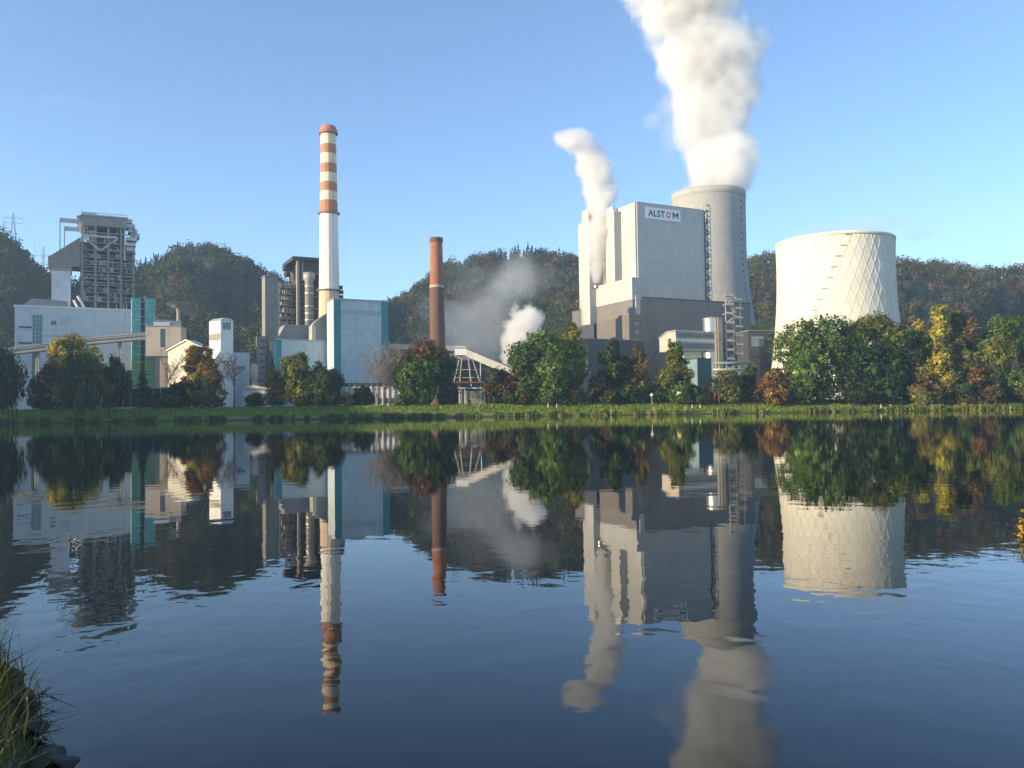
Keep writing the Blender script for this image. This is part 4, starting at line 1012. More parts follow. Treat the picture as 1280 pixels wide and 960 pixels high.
T = Thing('cooling_tower', 'broad white cooling tower with a diamond lattice of ribs behind the dark green trees', 'cooling tower', 1048, 482, rot=.15)
c = T.o; kx = 482 / FOC / math.sqrt(1 + ((1048 - 640) / FOC) ** 2)
H = T.z(291, 0, 0)
kz = 1 - 74 * kx / c.length * .95; H *= kz
P = [(hyper(z, H, 75.4 * kx, 74.6 * kx, H * .84, 92 * kx), z) for z in np.linspace(0, H, 34)]
shell(T, P, 128, 'shell', WHITEC, .8)
b = MB(); r = P[-1][0]; b.lathe([(r - .05, H - 1.6), (r + .35, H - 1.5), (r + .35, H + .1), (r - .3, H + .1)], 128, cap=False); T.mb(b, 'rim', WHITEC, True)
NR = 44
for sgn in (1, -1):
    b = MB()
    for k in range(NR):
        pts = []
        for j in range(27):
            z = H * j / 26 * .985; a = 6.283 * k / NR + sgn * 1.05 * (j / 26); rr_ = interp(P, z) + .06; pts.append((rr_ * math.cos(a), rr_ * math.sin(a), z))
        b.tube(pts, .14, 4, cap=False)
    T.mb(b, 'rib_lattice', WHITEC)
for k in range(11):
    f = k / 10; z = H * (.36 + .62 * f); a = R_(-152) + f * R_(45); rr_ = interp(P, z) + .2; b = MB(); q = [(a + (s_ - 2) * .8 / rr_) for s_ in range(5)]
    b.tube([(rr_ * math.cos(aa), rr_ * math.sin(aa), z) for aa in q], .35, 4); T.mb(b, 'stair_landing', CONC)

# ------------------------------------------------------------------ the big power block
T = Thing('power_block', 'enormous pale grey boiler block with stepped sunlit left side and dark slate base', 'building', 801, 520)
E = 1.0
zR = T.z(252.5, 0, 0); x1, _ = T.xz(880.5, 310); xS, _ = T.xz(938.5, 430)
zM = T.z(372.5, 20, 0)
DEP = 70
def yb(px, py, x): return T.yz(px, py, x)[0]
b = MB(); b.box(0, x1, 0, DEP, zM, zR); T.mb(b, 'front_wall', BOILERW)
b = MB(); b.box(0 + .6, x1 - .6, .6, DEP - .6, zR, zR + .5); T.mb(b, 'roof', ROOFG)
# stepped bays of the left side, each further out than the one before it
xB, _ = T.xz(794.3, 300, .8); yB = yb(776.5, 300, xB)
zB = T.z(254, xB, 4)
b = MB(); b.box(xB, -.003, .8, DEP - 4, 0, zB); T.mb(b, 'side_bay', BOILERW)
xC, _ = T.xz(768, 300, yB); yC = yb(757, 310, xC); zC = T.z(264.5, xC, yB)
b = MB(); b.box(xC, xB - .003, yB, yC, 0, zC); T.mb(b, 'side_bay', BOILERW)
b = MB(); b.box(xC - .3, xB - .3, yB - .2, yC + .3, zC, zC + .6)
b.box(xC + 1, xC + 4, yB + 3, yB + 9, zC + .6, zC + 4); T.mb(b, 'roof_plant', WHITEP)
yE0 = yb(746, 320, xC + .5); xE, _ = T.xz(736.5, 320, yE0); yE1 = yb(728, 320, xE); zE = T.z(261, xE, yE0)
xCore = xB + 1.0
b = MB(); b.box(xCore, xB + 3, yC, yE1, 0, zC - 1); T.mb(b, 'recessed_wall', mat('recess_cladding', (.34, .30, .26), .7, sx=2, sz=4, var=.4))
b = MB(); b.box(xE, xCore - .01, yE0, yE1, 0, zE); T.mb(b, 'end_tower', BOILERW)
b = MB(); z_ = zE - 4; b.box(xE + .3, xCore, yE0 - 1.2, yE0 - .01, z_ - 5, z_ - 4.2); b.box(xE + .5, xE + 2, yE0 - 1.2, yE0 - .01, z_ - 4.2, z_); b.box(xCore - 2, xCore - .5, yE0 - 1.2, yE0 - .01, z_ - 4.2, z_); T.mb(b, 'crane_beam', RUST)
# podium
yP = -3.0
xP, _ = T.xz(790.5, 380, yP); yP1 = yb(742.5, 372, xP); zP = T.z(346.5, xP, yP); zPb = T.z(374, xP, yP)
b = MB(); b.box(xP, xB - .005, yP, yP1, zPb, zP); b.box(xB - .005, -.004, yP, .79, zPb, zP); T.mb(b, 'podium', BOILERW)
b = MB(); b.box(xP + .25, -.006, yP + .25, yP1, 0, zPb); T.mb(b, 'podium_base', SLATE)
xw0, _ = T.xz(795, 382, yP - .6); xw1, _ = T.xz(800.3, 382, yP - .6); b = MB(); b.box(xw0, xw1, yP - .6, yP + .2, T.z(393, xw0, yP), T.z(369, xw0, yP)); T.mb(b, 'light_panel', BOILERW)
# slate base
b = MB(); b.box(0, xS, -.5, DEP + 10, 0, zM); T.mb(b, 'slate_base', SLATE)
b = MB(); b.box(-.2, xS + .2, -.7, DEP + 10, zM - .7, zM - .05)
T.mb(b, 'trim', SLATED)
yQ = -12.0
xQ, _ = T.xz(786.5, 410, yQ); yQ1 = yb(746, 410, xQ); xQr, _ = T.xz(812, 420, yQ); zQ = T.z(393, xQ, yQ)
b = MB(); b.box(xQ, xQr, yQ, -.51, 0, zQ); b.box(xQ, xP, -.51, yQ1, 0, zQ - 1); T.mb(b, 'ash_annex', mat('warm_slate_cladding', (.17, .145, .13), .55, sx=5, seam=.88, var=.3))
b = MB(); b.box(xQ + .4, xQr - .4, yQ + .4, -1, zQ, zQ + .5); T.mb(b, 'annex_roof', ROOFG)
b = MB()
for k in range(3): z_ = zQ - 6 - k * 5; xa = xQ + 4; b.box(xa, xa + 3, yQ - .12, yQ + .1, z_, z_ + 1.6)
T.mb(b, 'window', glassmat('grey_glazing'))
yU = -22.0
xU0, _ = T.xz(735, 455, yU); xU1, _ = T.xz(806, 455, yU); zU = T.z(424, xU0, yU)
b = MB(); b.box(xU0, xU1, yU, yQ - .02, 0, zU); T.mb(b, 'low_annex', SLATED)
b = MB(); b.box(xU0 - .3, xU1 + .3, yU - .3, yQ - .02, zU, zU + .5); T.mb(b, 'annex_roof', ROOFG)
yV = yb(729, 415, xE - 4)
b = MB(); b.box(xE - 5, xE - .02, yE0 - 12, yE1 + 2, 0, T.z(407, xE, yE0)); T.mb(b, 'rear_annex', SLATED)
b = MB()
for k in range(7): xx = 6 + k * (xS - 14) / 7; b.box(xx, xx + 3.2, -.62, -.4, 4, 7.5)
T.mb(b, 'louvre', SLATED)
# vent that gives off the narrow plume
xv, zv = T.xz(744.5, 357, yP1 - 4); 
b = MB(); b.tube([(xv, yP1 - 4, zP - 1), (xv, yP1 - 4, zv)], 1.3, 12); T.mb(b, 'vent_stack', SILVER)
VENT = T.o + T.u * xv + T.v * (yP1 - 4) + Vector((0, 0, zv))
PB = T
# sign
S = Thing('sign', 'white company name board high on the power block\'s front wall', 'sign', loc=T.o, rot=PHI)
xa, za = T.xz(807.5, 258.2, -.4); xb, _ = T.xz(850.5, 262.5, -.4); zc = T.z(272.8, xa, -.4)
S.e.location = T.o + T.u * xa + T.v * (-.02) + Vector((0, 0, zc)); w_, h_ = xb - xa, za - zc
b = MB(); b.box(0, w_, -.35, 0, 0, h_); b.build('board', mat('sign_white', (.80, .80, .80), .5, var=.05, streak=.1), S.e)
NAVY = mat('navy_lettering', (.025, .035, .13), .5, var=.1, streak=0); ORED = mat('red_lettering', (.55, .07, .05), .5, var=.1, streak=0)
def text(body, mt, h, x, z, parent, name='lettering', width=None, depth=.05):
    cu = bpy.data.curves.new('text', 'FONT'); cu.body = body; cu.size = 1; cu.extrude = depth; cu.offset = .016 if len(body) > 1 else .004
    to = bpy.data.objects.new('text_tmp', cu); COL.objects.link(to)
    dg = bpy.context.evaluated_depsgraph_get(); me = bpy.data.meshes.new_from_object(to.evaluated_get(dg))
    bpy.data.objects.remove(to)
    vs = np.array([v.co[:] for v in me.vertices]); lo, hi = vs.min(0), vs.max(0)
    sx_ = (width / (hi[0] - lo[0])) if width else h / (hi[1] - lo[1]); sz_ = h / (hi[1] - lo[1])
    for v in me.vertices:
        q = v.co; v.co = (x + (q.x - lo[0]) * sx_, -.38 - (q.z + depth) * .5, z + (q.y - lo[1]) * sz_)
    me.materials.clear(); me.materials.append(mt); o = bpy.data.objects.new(name, me); COL.objects.link(o); o.parent = parent; return o
th_ = h_ * .56; tz = h_ * .22; cw_ = w_ * .88
text('ALST', NAVY, th_, w_ * .06, tz, S.e, width=cw_ * .55); b = MB(); mx_ = w_ * .06 + cw_ * .80; b.prism_y([(mx_ + cw_ * .20 * p_, tz + th_ * q_) for p_, q_ in ((0, 0), (.2, 0), (.2, .6), (.5, .2), (.8, .6), (.8, 0), (1, 0), (1, 1), (.8, 1), (.5, .56), (.2, 1), (0, 1))], -.42, -.353); b.build('lettering', NAVY, S.e)
b = MB(); ocx, ocz, orr = w_ * .06 + cw_ * .672, tz + th_ / 2, th_ * .47
for r1, r2, a0, a1 in ((orr * .62, orr, .5, 5.4), (orr * .5, orr * .78, 3.6, 7.4)):
    q = [(r1, a0 + (a1 - a0) * k / 20) for k in range(21)] + [(r2, a0 + (a1 - a0) * k / 20) for k in range(20, -1, -1)]
    n0 = 21
    for k in range(20):
        quad = [(r_ * math.cos(a_), r_ * math.sin(a_)) for r_, a_ in (q[k], q[k + 1], q[41 - k - 1], q[41 - k])]
        yy = -.40 - (.03 if r1 < orr * .6 else 0)
        b.add([(ocx + x_, yy, ocz + z_) for x_, z_ in quad] + [(ocx + x_, -.352, ocz + z_) for x_, z_ in quad], [(0, 3, 2, 1) if a1 > a0 else (0, 1, 2, 3), (4, 5, 6, 7), (0, 1, 5, 4), (1, 2, 6, 5), (2, 3, 7, 6), (3, 0, 4, 7)])
b.build('round_emblem', ORED, S.e)

# open stair up the right edge of the front
T = Thing('fire_stair', 'dark open zigzag fire stair running up the power block\'s front right edge', 'stairs', loc=PB.o + PB.u * x1, rot=PHI)
xa, _ = T.xz(881.5, 310); xb, _ = T.xz(887.5, 310); zt = T.z(256, 2, 0)
b = MB(); b.box(xa, xb, 1.8, 6, zM, zt - 3); T.mb(b, 'backing_wall', SLATED)
b = MB()
for x_ in (xa, xb):
    for y_ in (-1.0, 1.6): b.box(x_ - .18, x_ + .18, y_ - .18, y_ + .18, zM, zt)
T.mb(b, 'post', GALV)
n = 17; b = MB(); c_ = MB()
for k in range(n):
    z0 = zM + (zt - zM) * k / n; z1 = zM + (zt - zM) * (k + 1) / n
    b.box(xa, xb, -1.2, 1.7, z1 - .25, z1)
    p, q = ((xa, z0), (xb, z1)) if k % 2 else ((xb, z0), (xa, z1)); c_.beam((p[0], -.9, p[1]), (q[0], -.9, q[1]), .9, .5)
T.mb(b, 'landing', GALV); T.mb(c_, 'flight', WHITEP)

# white spiral stair in front of the slate base
T = Thing('fire_stair', 'pale grey balconied stair tower standing before the slate base', 'stairs', 917, 506, rot=PHI)
xa, _ = T.xz(907.5, 410); xb, _ = T.xz(925.5, 410); zt = T.z(369, 0, 0)
for x_ in (xa, (xa + xb) / 2, xb):
    b = MB(); b.box(x_ - .22, x_ + .22, -.22, .22, 0, zt if x_ != xb else zt - 3); T.mb(b, 'post', GALV)
n = 12; zb0 = 0
for k in range(n):
    z_ = zt * (k + .9) / n; b = MB()
    b.box(xa - 1.2, (xa + xb) / 2 - .5, -1.6, 1.6, z_ - .35, z_); b.box(xa - 1.2, (xa + xb) / 2 - .5, -1.65, -1.55, z_ + .1, z_ + 1.1)
    b.box((xa + xb) / 2 + .5, xb + .8, -1.6, 1.6, z_ - 2.4, z_ - 2.1); b.box((xa + xb) / 2 + .5, xb + .8, -1.65, -1.55, z_ - 2, z_ - 1.3)
    T.mb(b, 'balcony', GALV)
b = MB()
for k in range(n):
    z_ = zt * (k + .3) / n; s_ = 1 if k % 2 else -1; b.beam(((xa + xb) / 2 - s_ * 3, .6, z_ - 1), ((xa + xb) / 2 + s_ * 3, .6, z_ + 3), 1, .3)
T.mb(b, 'flight', GALV)
# silver tank and slim box
T = Thing('storage_tank', 'shiny silver cylindrical tank behind the beige bridge house', 'tank', 890, 500, rot=0)
r = 9.2 * 500 / FOC; zt = T.z(397.5, 0, -4)
b = MB(); b.lathe([(r, 0), (r, zt), (r * .6, zt + .9), (.2, zt + 1.2)], 40); T.mb(b, 'shell', SILVER, False)
b = MB(); b.lathe([(r + .05, zt - .5), (r + .2, zt - .4), (r + .2, zt), (r, zt + .05)], 40); T.mb(b, 'rim', GALV)
T = Thing('duct_tower', 'slim beige duct tower between the silver tank and the balconied stair', 'tower', 899, 496)
x0, x1, zb, zt, _ = T.box('wall', CONC, 898.5, 904, 398, 4); b = MB(); b.box(x0 - .2, x1 + .2, -.2, 4.2, zt, zt + .5); T.mb(b, 'cap', STEEL)
# beige bridge house
T = Thing('bridge_house', 'beige raised house with gabled end and dark window bands before the silver tank', 'building', 844, 462)
x0, za = T.xz(844.5, 414.5); x1, _ = T.xz(893.5, 428); zl = T.z(438.5, 10, 0); zr = T.z(414.5, 10, 0)
y1 = T.yz(822, 428, 0)[0]
b = MB(); b.prism_x([(0, zl), (y1, zl), (y1, zr - 3.2), (y1 * .55, zr - .2), (0, zr)], x0, x1); T.mb(b, 'wall', BEIGE)
b = MB(); b.prism_x([(-.5, zr + .01), (y1 * .55, zr - .15), (y1 + .5, zr - 3.2), (y1 + .5, zr - 2.7), (y1 * .55, zr + .45), (-.5, zr + .6)], x0 - .5, x1 + .5); T.mb(b, 'roof', GALV)
for pa, pc in ((416, 423), (428.5, 436.5)):
    xa, za = T.xz(846, pa); xb, zc = T.xz(892.5, pc); b = MB(); b.box(xa, xb, -.12, .1, zc, za); o = T.mb(b, 'window_band', glassmat('dark_glazing', (.06, .065, .08)))
    f = MB()
    for k in range(1, 9): xx = xa + (xb - xa) * k / 9; f.box(xx - .08, xx + .08, -.2, -.1, zc, za)
    f.build('mullion', STEEL, o)
xa, za = T.xz(846, 424); xb, zc = T.xz(892.5, 427.5); b = MB(); b.box(xa, xb, -.16, .1, zc, za); T.mb(b, 'pale_strip', WHITEP)
b = MB(); b.box(x0 - .12, x0 + .1, y1 * .3, y1 * .3 + 2.2, zl + 2.5, zl + 7); T.mb(b, 'gable_door', WINDOW)
xa, _ = T.xz(858, 446); xb, _ = T.xz(880, 446); b = MB(); b.box(xa, xb, 2, y1, 0, zl); T.mb(b, 'pedestal', CREAM)
T = Thing('switch_house', 'blue building with light left side and dark petrol front under the bridge house', 'building', 873, 444)
x1, _ = T.xz(889.5, 465); zt = T.z(448.5, 0); y1 = min(T.yz(857.5, 465, 0)[0], 22)
b = MB(); b.box(0, x1, 0, y1, 0, zt); T.mb(b, 'front_wall', BLUED)
b = MB(); b.box(-.15, 0, .1, y1, 0, zt); T.mb(b, 'side_wall', BLUEL)
b = MB(); b.box(-.4, x1 + .3, -.3, y1 + .3, zt, zt + .5); T.mb(b, 'roof', STEELD)
T = Thing('pipe_rack', 'pale blue pipe rack with three pipes right of the petrol blue building', 'pipe rack', 892, 440, rot=R_(6))
x0, zt = T.xz(891, 457); x1, _ = T.xz(941, 460)
for k in range(7):
    b = MB(); xx = x0 + (x1 - x0) * k / 6; b.box(xx - .2, xx + .2, -.2, .2, 0, zt + .5); T.mb(b, 'post', GALV)
for py, r in ((454, .7), (462, .55), (470, .9), (476, .6)):
    b = MB(); z_ = T.z(py, 5); b.tube([(x0, -.6, z_), (x1, -.6, z_)], r, 10); T.mb(b, 'pipe', BLUEL if py != 462 else GALV, True)
T = Thing('transformer_house', 'grey building with white wall panel between slate base and white cooling tower', 'building', 936, 520, rot=R_(10))
x0, x1, zb, zt, _ = T.box('wall', SLATED, 936, 985, 414, 18)
xa, za = T.xz(939, 420.5); xb, zc = T.xz(955, 437); b = MB(); b.box(xa, xb, -.15, .1, zc + 2, za); T.mb(b, 'white_panel', BLUEL)
b = MB(); b.box(x0 - .3, x1, -.6, 18, zt, zt + .6); T.mb(b, 'roof', ROOFG)
b = MB(); z_ = T.z(446, x0 + 4); b.box(x0, x1, -.3, .1, z_, z_ + .8); T.mb(b, 'trim', STEELD)
T = Thing('earth_bank', 'grassy sloped bank above the grey building beside the white cooling tower', 'embankment', 930, 560, rot=0)
x0, za = T.xz(920, 404); x1, _ = T.xz(1010, 402)
b = MB(); b.prism_x([(0, 0), (40, 0), (40, za + 1), (14, za), (0, za - 5)], x0, x1); o = T.mb(b, 'slope', M_GRASS)
T = Thing('green_roof_shed', 'low grey hall seen between power block and wide green tree', 'building', 700, 470, rot=R_(10))
x0, x1, zb, zt, _ = T.box('wall', SLATED, 690, 738, 466, 12); b = MB(); b.box(x0 - .3, x1 + .3, -.3, 12, zt, zt + .5); T.mb(b, 'roof', ROOFG)
T.e.name = 'low_hall'
# ------------------------------------------------------------------ small things on the dike
def gpt(px, Y):
    p = atz(px, Y, GZ); return Vector((p.x, Y, float(ground_z(p.x, Y))))
PROTO = None
POSTS = [(685, 'white marker post below the left part of the widest green tree'), (696, 'white marker post right of its twin below the widest green tree'),
         (865, 'white marker post before the yellow-green cone tree, the left of a pair'), (875, 'white marker post nearer the rusty posts, the right of a pair'),
         (1101, 'left white marker post below the large tree at the white tower\'s right side'), (1113, 'right white marker post below the near-black tree')]
for px, lb in POSTS:
    p = gpt(px, 366)
    if PROTO is None:
        T = Thing('marker_post', lb, 'post', loc=p, rot=0, group='white marker posts on the dike'); PROTO = T.e
        b = MB(); b.lathe([(.22, -.2), (.21, 1.2), (.16, 1.5), (.05, 1.6)], 10); T.mb(b, 'post', WHITEP)
        b = MB(); b.lathe([(.23, .85), (.24, .9), (.24, 1.05), (.23, 1.1)], 10); T.mb(b, 'band', STEELD)
    else:
        r = PROTO.copy(); COL.objects.link(r); r.location = p; r['label'] = lb
        for ch in list(PROTO.children): c = ch.copy(); COL.objects.link(c); c.parent = r
RP = None
RL = [(873, 'rusty post at the left end of the row before the petrol blue building'), (879, 'tall rusty post, second from the row\'s left end'), (884, 'rusty post, third from the left in the row by the olive bush'),
      (887.5, 'rusty post in the middle of the row, close to the third'), (893.5, 'rusty post, second from the row\'s right end'), (899, 'rusty post at the right end of the row, before the olive bush')]
for i, (px, lb) in enumerate(RL):
    p = gpt(px, 372); h = [1.0, 1.12, .95, 1.05, .98, 1.04][i]
    if RP is None:
        T = Thing('rusty_post', lb, 'post', loc=p, rot=.3, group='row of rusty posts'); RP = T.e
        b = MB(); b.box(-.32, .32, -.2, .2, -.3, 5.3); b.box(-.38, .38, -.26, .26, 5.3, 5.5); T.mb(b, 'post', RUST)
    else:
        r = RP.copy(); COL.objects.link(r); r.location = p; r['label'] = lb; r.scale = (1, 1, h); r.rotation_euler.z = .3 + .1 * i
        for ch in list(RP.children): c = ch.copy(); COL.objects.link(c); c.parent = r
T = Thing('street_lamp', 'white globe lamp on a thin post right of the cream kiosk', 'lamp', loc=gpt(815, 372), rot=0)
b = MB(); b.lathe([(.16, 0), (.1, 3.6)], 8); T.mb(b, 'post', GALV)
b = MB(); b.lathe([(.1, 3.6), (.55, 3.85), (.78, 4.3), (.6, 4.8), (.1, 5.0)], 14); T.mb(b, 'globe', WHITEP, True)
T = Thing('kiosk', 'small cream kiosk at the foot of the slim olive-brown tree', 'kiosk', loc=gpt(794, 392), rot=PHI)
b = MB(); b.box(-3.2, 3.2, -2, 2, 0, 3.2); T.mb(b, 'wall', CREAM)
b = MB(); b.prism_y([(-3.6, 3.2), (3.6, 3.2), (3.6, 3.4), (0, 4.4), (-3.6, 3.4)], -2.4, 2.4); T.mb(b, 'roof', CONC)
b = MB(); b.box(-.6, .6, -2.1, -1.9, 0, 2.2); T.mb(b, 'door', STEELD)
T = Thing('shelter', 'white flat-roofed shelter beside the dark columnar tree', 'shelter', loc=gpt(741, 390), rot=0)
b = MB(); b.box(-3.2, 3.2, -2, 2, 3.6, 4.6); T.mb(b, 'roof', mat('sky_blue_white', (.62, .70, .78), .5))
for x_ in (-2.8, 2.8):
    for y_ in (-1.7, 1.7): b = MB(); b.box(x_ - .15, x_ + .15, y_ - .15, y_ + .15, 0, 3.6); T.mb(b, 'post', GALV)
b = MB(); b.box(-2.9, 2.9, 1.7, 1.85, 0, 3.5); T.mb(b, 'back_panel', STEEL)

# ------------------------------------------------------------------ pylons and wires
def pylon(label, px, top, base, Y, arms, wpx, gantry=False):
    p = at(px, base, Y); T = Thing('pylon', label, 'pylon', loc=p, rot=.4)
    H = at(px, top, Y).z - p.z; w = max(1.2, wpx * Y / FOC / 2)
    b = MB(); r = .16 + H * .004
    if not gantry:
        ww = H * .10
        def wd(t): return ww * (1 - t) + .35 * t if t < .98 else .2
        n = 7
        for sx_ in (-1, 1):
            for sy_ in (-1, 1): b.bar((sx_ * ww, sy_ * ww, -9), (sx_ * .3, sy_ * .3, H), r)
        for k in range(n):
            a, c = k / n, (k + 1) / n
            for s_ in (-1, 1):
                b.bar((-wd(a), s_ * wd(a), a * H), (wd(c), s_ * wd(c), c * H), r * .7); b.bar((s_ * wd(a), wd(a), a * H), (s_ * wd(c), -wd(c), c * H), r * .7)
    else:
        for sx_ in (-.6, .6): b.bar((sx_ * w, 0, -9), (sx_ * w * .8, 0, H), r * 1.2); b.bar((sx_ * w + 1.6, 0, -9), (sx_ * w * .8, 0, H * .9), r)
        b.bar((0, 0, H * .7), (0, 0, H * 1.25), r)
    T.mb(b, 'mast', GALV)
    ends = []
    for t in arms:
        b = MB(); L = w * (1 - .25 * (t - arms[0])); b.bar((-L, 0, t * H), (L, 0, t * H), r * .9); b.bar((-L, 0, t * H), (0, 0, t * H + H * .06), r * .7); b.bar((L, 0, t * H), (0, 0, t * H + H * .06), r * .7)
        T.mb(b, 'crossarm', GALV)
        for s_ in (-1, 1):
            ends.append(T.o + T.u * (s_ * L) + Vector((0, 0, t * H - 1.2)))
    b = MB()
    for e in ends: q = T.loc(e); b.bar(q, q + Vector((0, 0, 1.2)), .22)
    T.mb(b, 'insulator', STEELD)
    return ends
E1 = pylon('tall lattice pylon on the ridge of the wooded hill at the far left', 16.5, 266, 300, 858, (.62, .80), 22)
E2 = pylon('small lattice pylon cut by the wooded ridge, left of the tall pylon', 4, 280, 296, 868, (.7,), 12)
E3 = pylon('wide portal pylon on the falling ridge between tall pylon and bunker', 43, 309, 332, 872, (.55,), 34, True)
E4 = pylon('grey lattice pylon in the clearing on the hill behind the white square tower', 254, 333, 357, 960, (.75,), 10)
WIRE = mat('wire', (.25, .26, .28), .6, var=0, streak=0)
def wire(label, a, c, sag):
    pts = [a.lerp(c, k / 16) + Vector((0, 0, -sag * 4 * (k / 16) * (1 - k / 16))) for k in range(17)]
    b = MB(); b.tube(pts, .07, 4); o = b.build('power_line', WIRE); tag(o, label, 'power line', 'power lines between the ridge pylons')
wire('power line sagging from the tall pylon\'s upper right arm tip to the portal pylon', E1[3], E3[1], 4); wire('power line from the tall pylon\'s lower left arm tip to the portal pylon', E1[0], E3[0], 5)
wire('power line from the small ridge pylon up to the tall pylon', E2[1], E1[2], 3)
wire('power line sagging from the portal pylon down towards the bunker', E3[1], E3[1] + Vector((60, -90, -34)), 3)

# ------------------------------------------------------------------ reeds and tufts along the far waterline (one mass)
rng = np.random.default_rng(12)
N = 9000
x = rng.uniform(-260, 280, N); dens = fbm(x / 3.2, x * 0 + .5, 2, 4); keep = dens + rng.normal(0, .05, N) > .40; x = x[keep]; N = len(x)
y = bank_y(x) + rng.uniform(.1, 1.7, N); z = ground_z(x, y)
hgt = rng.uniform(.5, 1.25, N) * np.where(x > 0, 1.15, .8)
nb = 7
P = np.repeat(np.stack([x, y, z], 1), nb, 0) + rng.normal(0, .28, (N * nb, 3)) * [1, .6, 0]
hh = np.repeat(hgt, nb) * rng.uniform(.6, 1.1, N * nb); P[:, 2] += hh * .45
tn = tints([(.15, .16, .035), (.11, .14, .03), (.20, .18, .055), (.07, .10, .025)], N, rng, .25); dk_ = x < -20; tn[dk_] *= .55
tn = np.repeat(tn, nb, 0)
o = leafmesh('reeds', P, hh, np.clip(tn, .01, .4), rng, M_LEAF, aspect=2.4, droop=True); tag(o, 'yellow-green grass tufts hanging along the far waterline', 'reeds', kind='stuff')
# taller meadow grass on the dike face
N = 26000
x = rng.uniform(-230, 260, N); y = bank_y(x) + rng.uniform(2, 34, N); z = ground_z(x, y)
P = np.stack([x, y, z + .12], 1)
o = leafmesh('dike_grass', P, rng.uniform(.35, .8, N), tints([(.09, .15, .022), (.12, .17, .028), (.16, .18, .04), (.06, .11, .02)], N, rng, .25), rng, M_LEAF, aspect=1.6, droop=True)
tag(o, 'green meadow grass on the long dike', 'grass', kind='stuff')

# ------------------------------------------------------------------ near bank
def nsd(x, y):
    xl = np.interp(y, [-6, 1.5, 2.6, 3.4, 4.2, 5.0, 5.6, 7, 9, 14], [4, .5, -1.2, -1.86, -2.36, -2.95, -3.6, -6.0, -9, -14])
    d = np.maximum(xl - x, 2.0 - y - .15 * np.abs(x)); d = np.maximum(d, x - np.interp(y, [-6, 0, 4, 8, 11, 14, 20], [2, 3.5, 4.4, 5.5, 7.9, 9.8, 14]))
    return d + .35 * (fbm(x * 1.3, y * 1.3, 3, 2) - .45)
def near_z(x, y):
    d = nsd(x, y); return np.where(d > 0, .42 * (1 - np.exp(-d * 1.0)), np.maximum(d * .7, -1.2)) + .07 * (fbm(x * 4, y * 4, 3, 9) - .45)
xs = np.arange(-12, 14.01, .1); ys = np.arange(-8, 20.01, .1)
X, Y = np.meshgrid(xs, ys)
mt, t, bs = newmat('bank_soil')
g = t.n('ShaderNodeNewGeometry'); n1 = t.n('ShaderNodeTexNoise', i_Scale=5.0, i_Detail=8.0, i_Roughness=.7); t.l(g.outputs['Position'], n1.inputs['Vector'])
t.l(t.mix(n1.outputs[0], (.018, .016, .010), (.075, .062, .035)), bs.inputs['Base Color']); bs.inputs['Roughness'].default_value = .95
bp = t.n('ShaderNodeBump', i_Strength=.6, i_Distance=.05); t.l(n1.outputs[0], bp.inputs['Height']); t.l(bp.outputs[0], bs.inputs['Normal'])
nb_ = gridmesh('near_shore', X, Y, near_z(X, Y), mt); nb_['kind'] = 'structure'

def rock(label, px, py, Y, size, seed, flat=.6):
    p = at(px, py, Y); rng = np.random.default_rng(seed)
    bm = bmesh.new(); bmesh.ops.create_icosphere(bm, subdivisions=4, radius=1)
    v = np.array([q.co[:] for q in bm.verts])
    k = 1 + .55 * (fbm(v[:, 0] * 1.3 + seed, v[:, 1] * 1.3 + v[:, 2] * 1.7, 3, seed) - .45) + .22 * (fbm(v[:, 0] * 4 + v[:, 2] * 3 + 9, v[:, 1] * 4 + 9, 4, seed + 3) - .45)
    nn = rng.normal(size=(9, 3)); nn /= np.linalg.norm(nn, axis=1)[:, None]; dd = v @ nn.T; cut = np.clip((dd - .72) , 0, 1); v = v - (cut[:, :, None] * nn[None]).sum(1) * .85
    for q, c, kk in zip(bm.verts, v, k): q.co = Vector((c[0] * kk * size, c[1] * kk * size * .85, c[2] * kk * size * flat))
    me = bpy.data.meshes.new('rock'); bm.to_mesh(me); bm.free(); me.shade_smooth()
    o = bpy.data.objects.new('rock', me); COL.objects.link(o); o.location = p; o.rotation_euler = (rng.uniform(-.2, .2), rng.uniform(-.2, .2), rng.uniform(0, 6))
    me.materials.append(ROCKM[seed % 2]); tag(o, label, 'rock', 'rocks on the near bank')
import bmesh
ROCKM = []
for nm, c0, c1 in (('grey_stone', (.045, .042, .038), (.13, .12, .105)), ('wet_stone', (.022, .02, .018), (.06, .052, .045))):
    mt, t, bs = newmat(nm); tc = t.n('ShaderNodeTexCoord'); n1 = t.n('ShaderNodeTexNoise', i_Scale=14.0, i_Detail=8.0, i_Roughness=.7); t.l(tc.outputs['Object'], n1.inputs['Vector'])
    t.l(t.mix(n1.outputs[0], c0, c1), bs.inputs['Base Color']); bs.inputs['Roughness'].default_value = .75
    bp = t.n('ShaderNodeBump', i_Strength=.5, i_Distance=.02); t.l(n1.outputs[0], bp.inputs['Height']); t.l(bp.outputs[0], bs.inputs['Normal']); ROCKM.append(mt)
rock('smooth grey stone at the near bank\'s edge, upright in the grass', 52, 952, 3.62, .062, 2, 1.0)
rock('dark wet stone lowest at the water beside the grey stone', 78, 957, 3.58, .075, 3, .6)
rock('dark wet stone just above the lowest one, nearer the water', 64, 942, 3.72, .06, 5, .6)
rock('grey half-buried stone at the photo\'s lower left corner', 10, 966, 3.5, .07, 4, .7)
rock('small dark stone touching the water below the twigs', 42, 912, 4.0, .07, 7, .6)

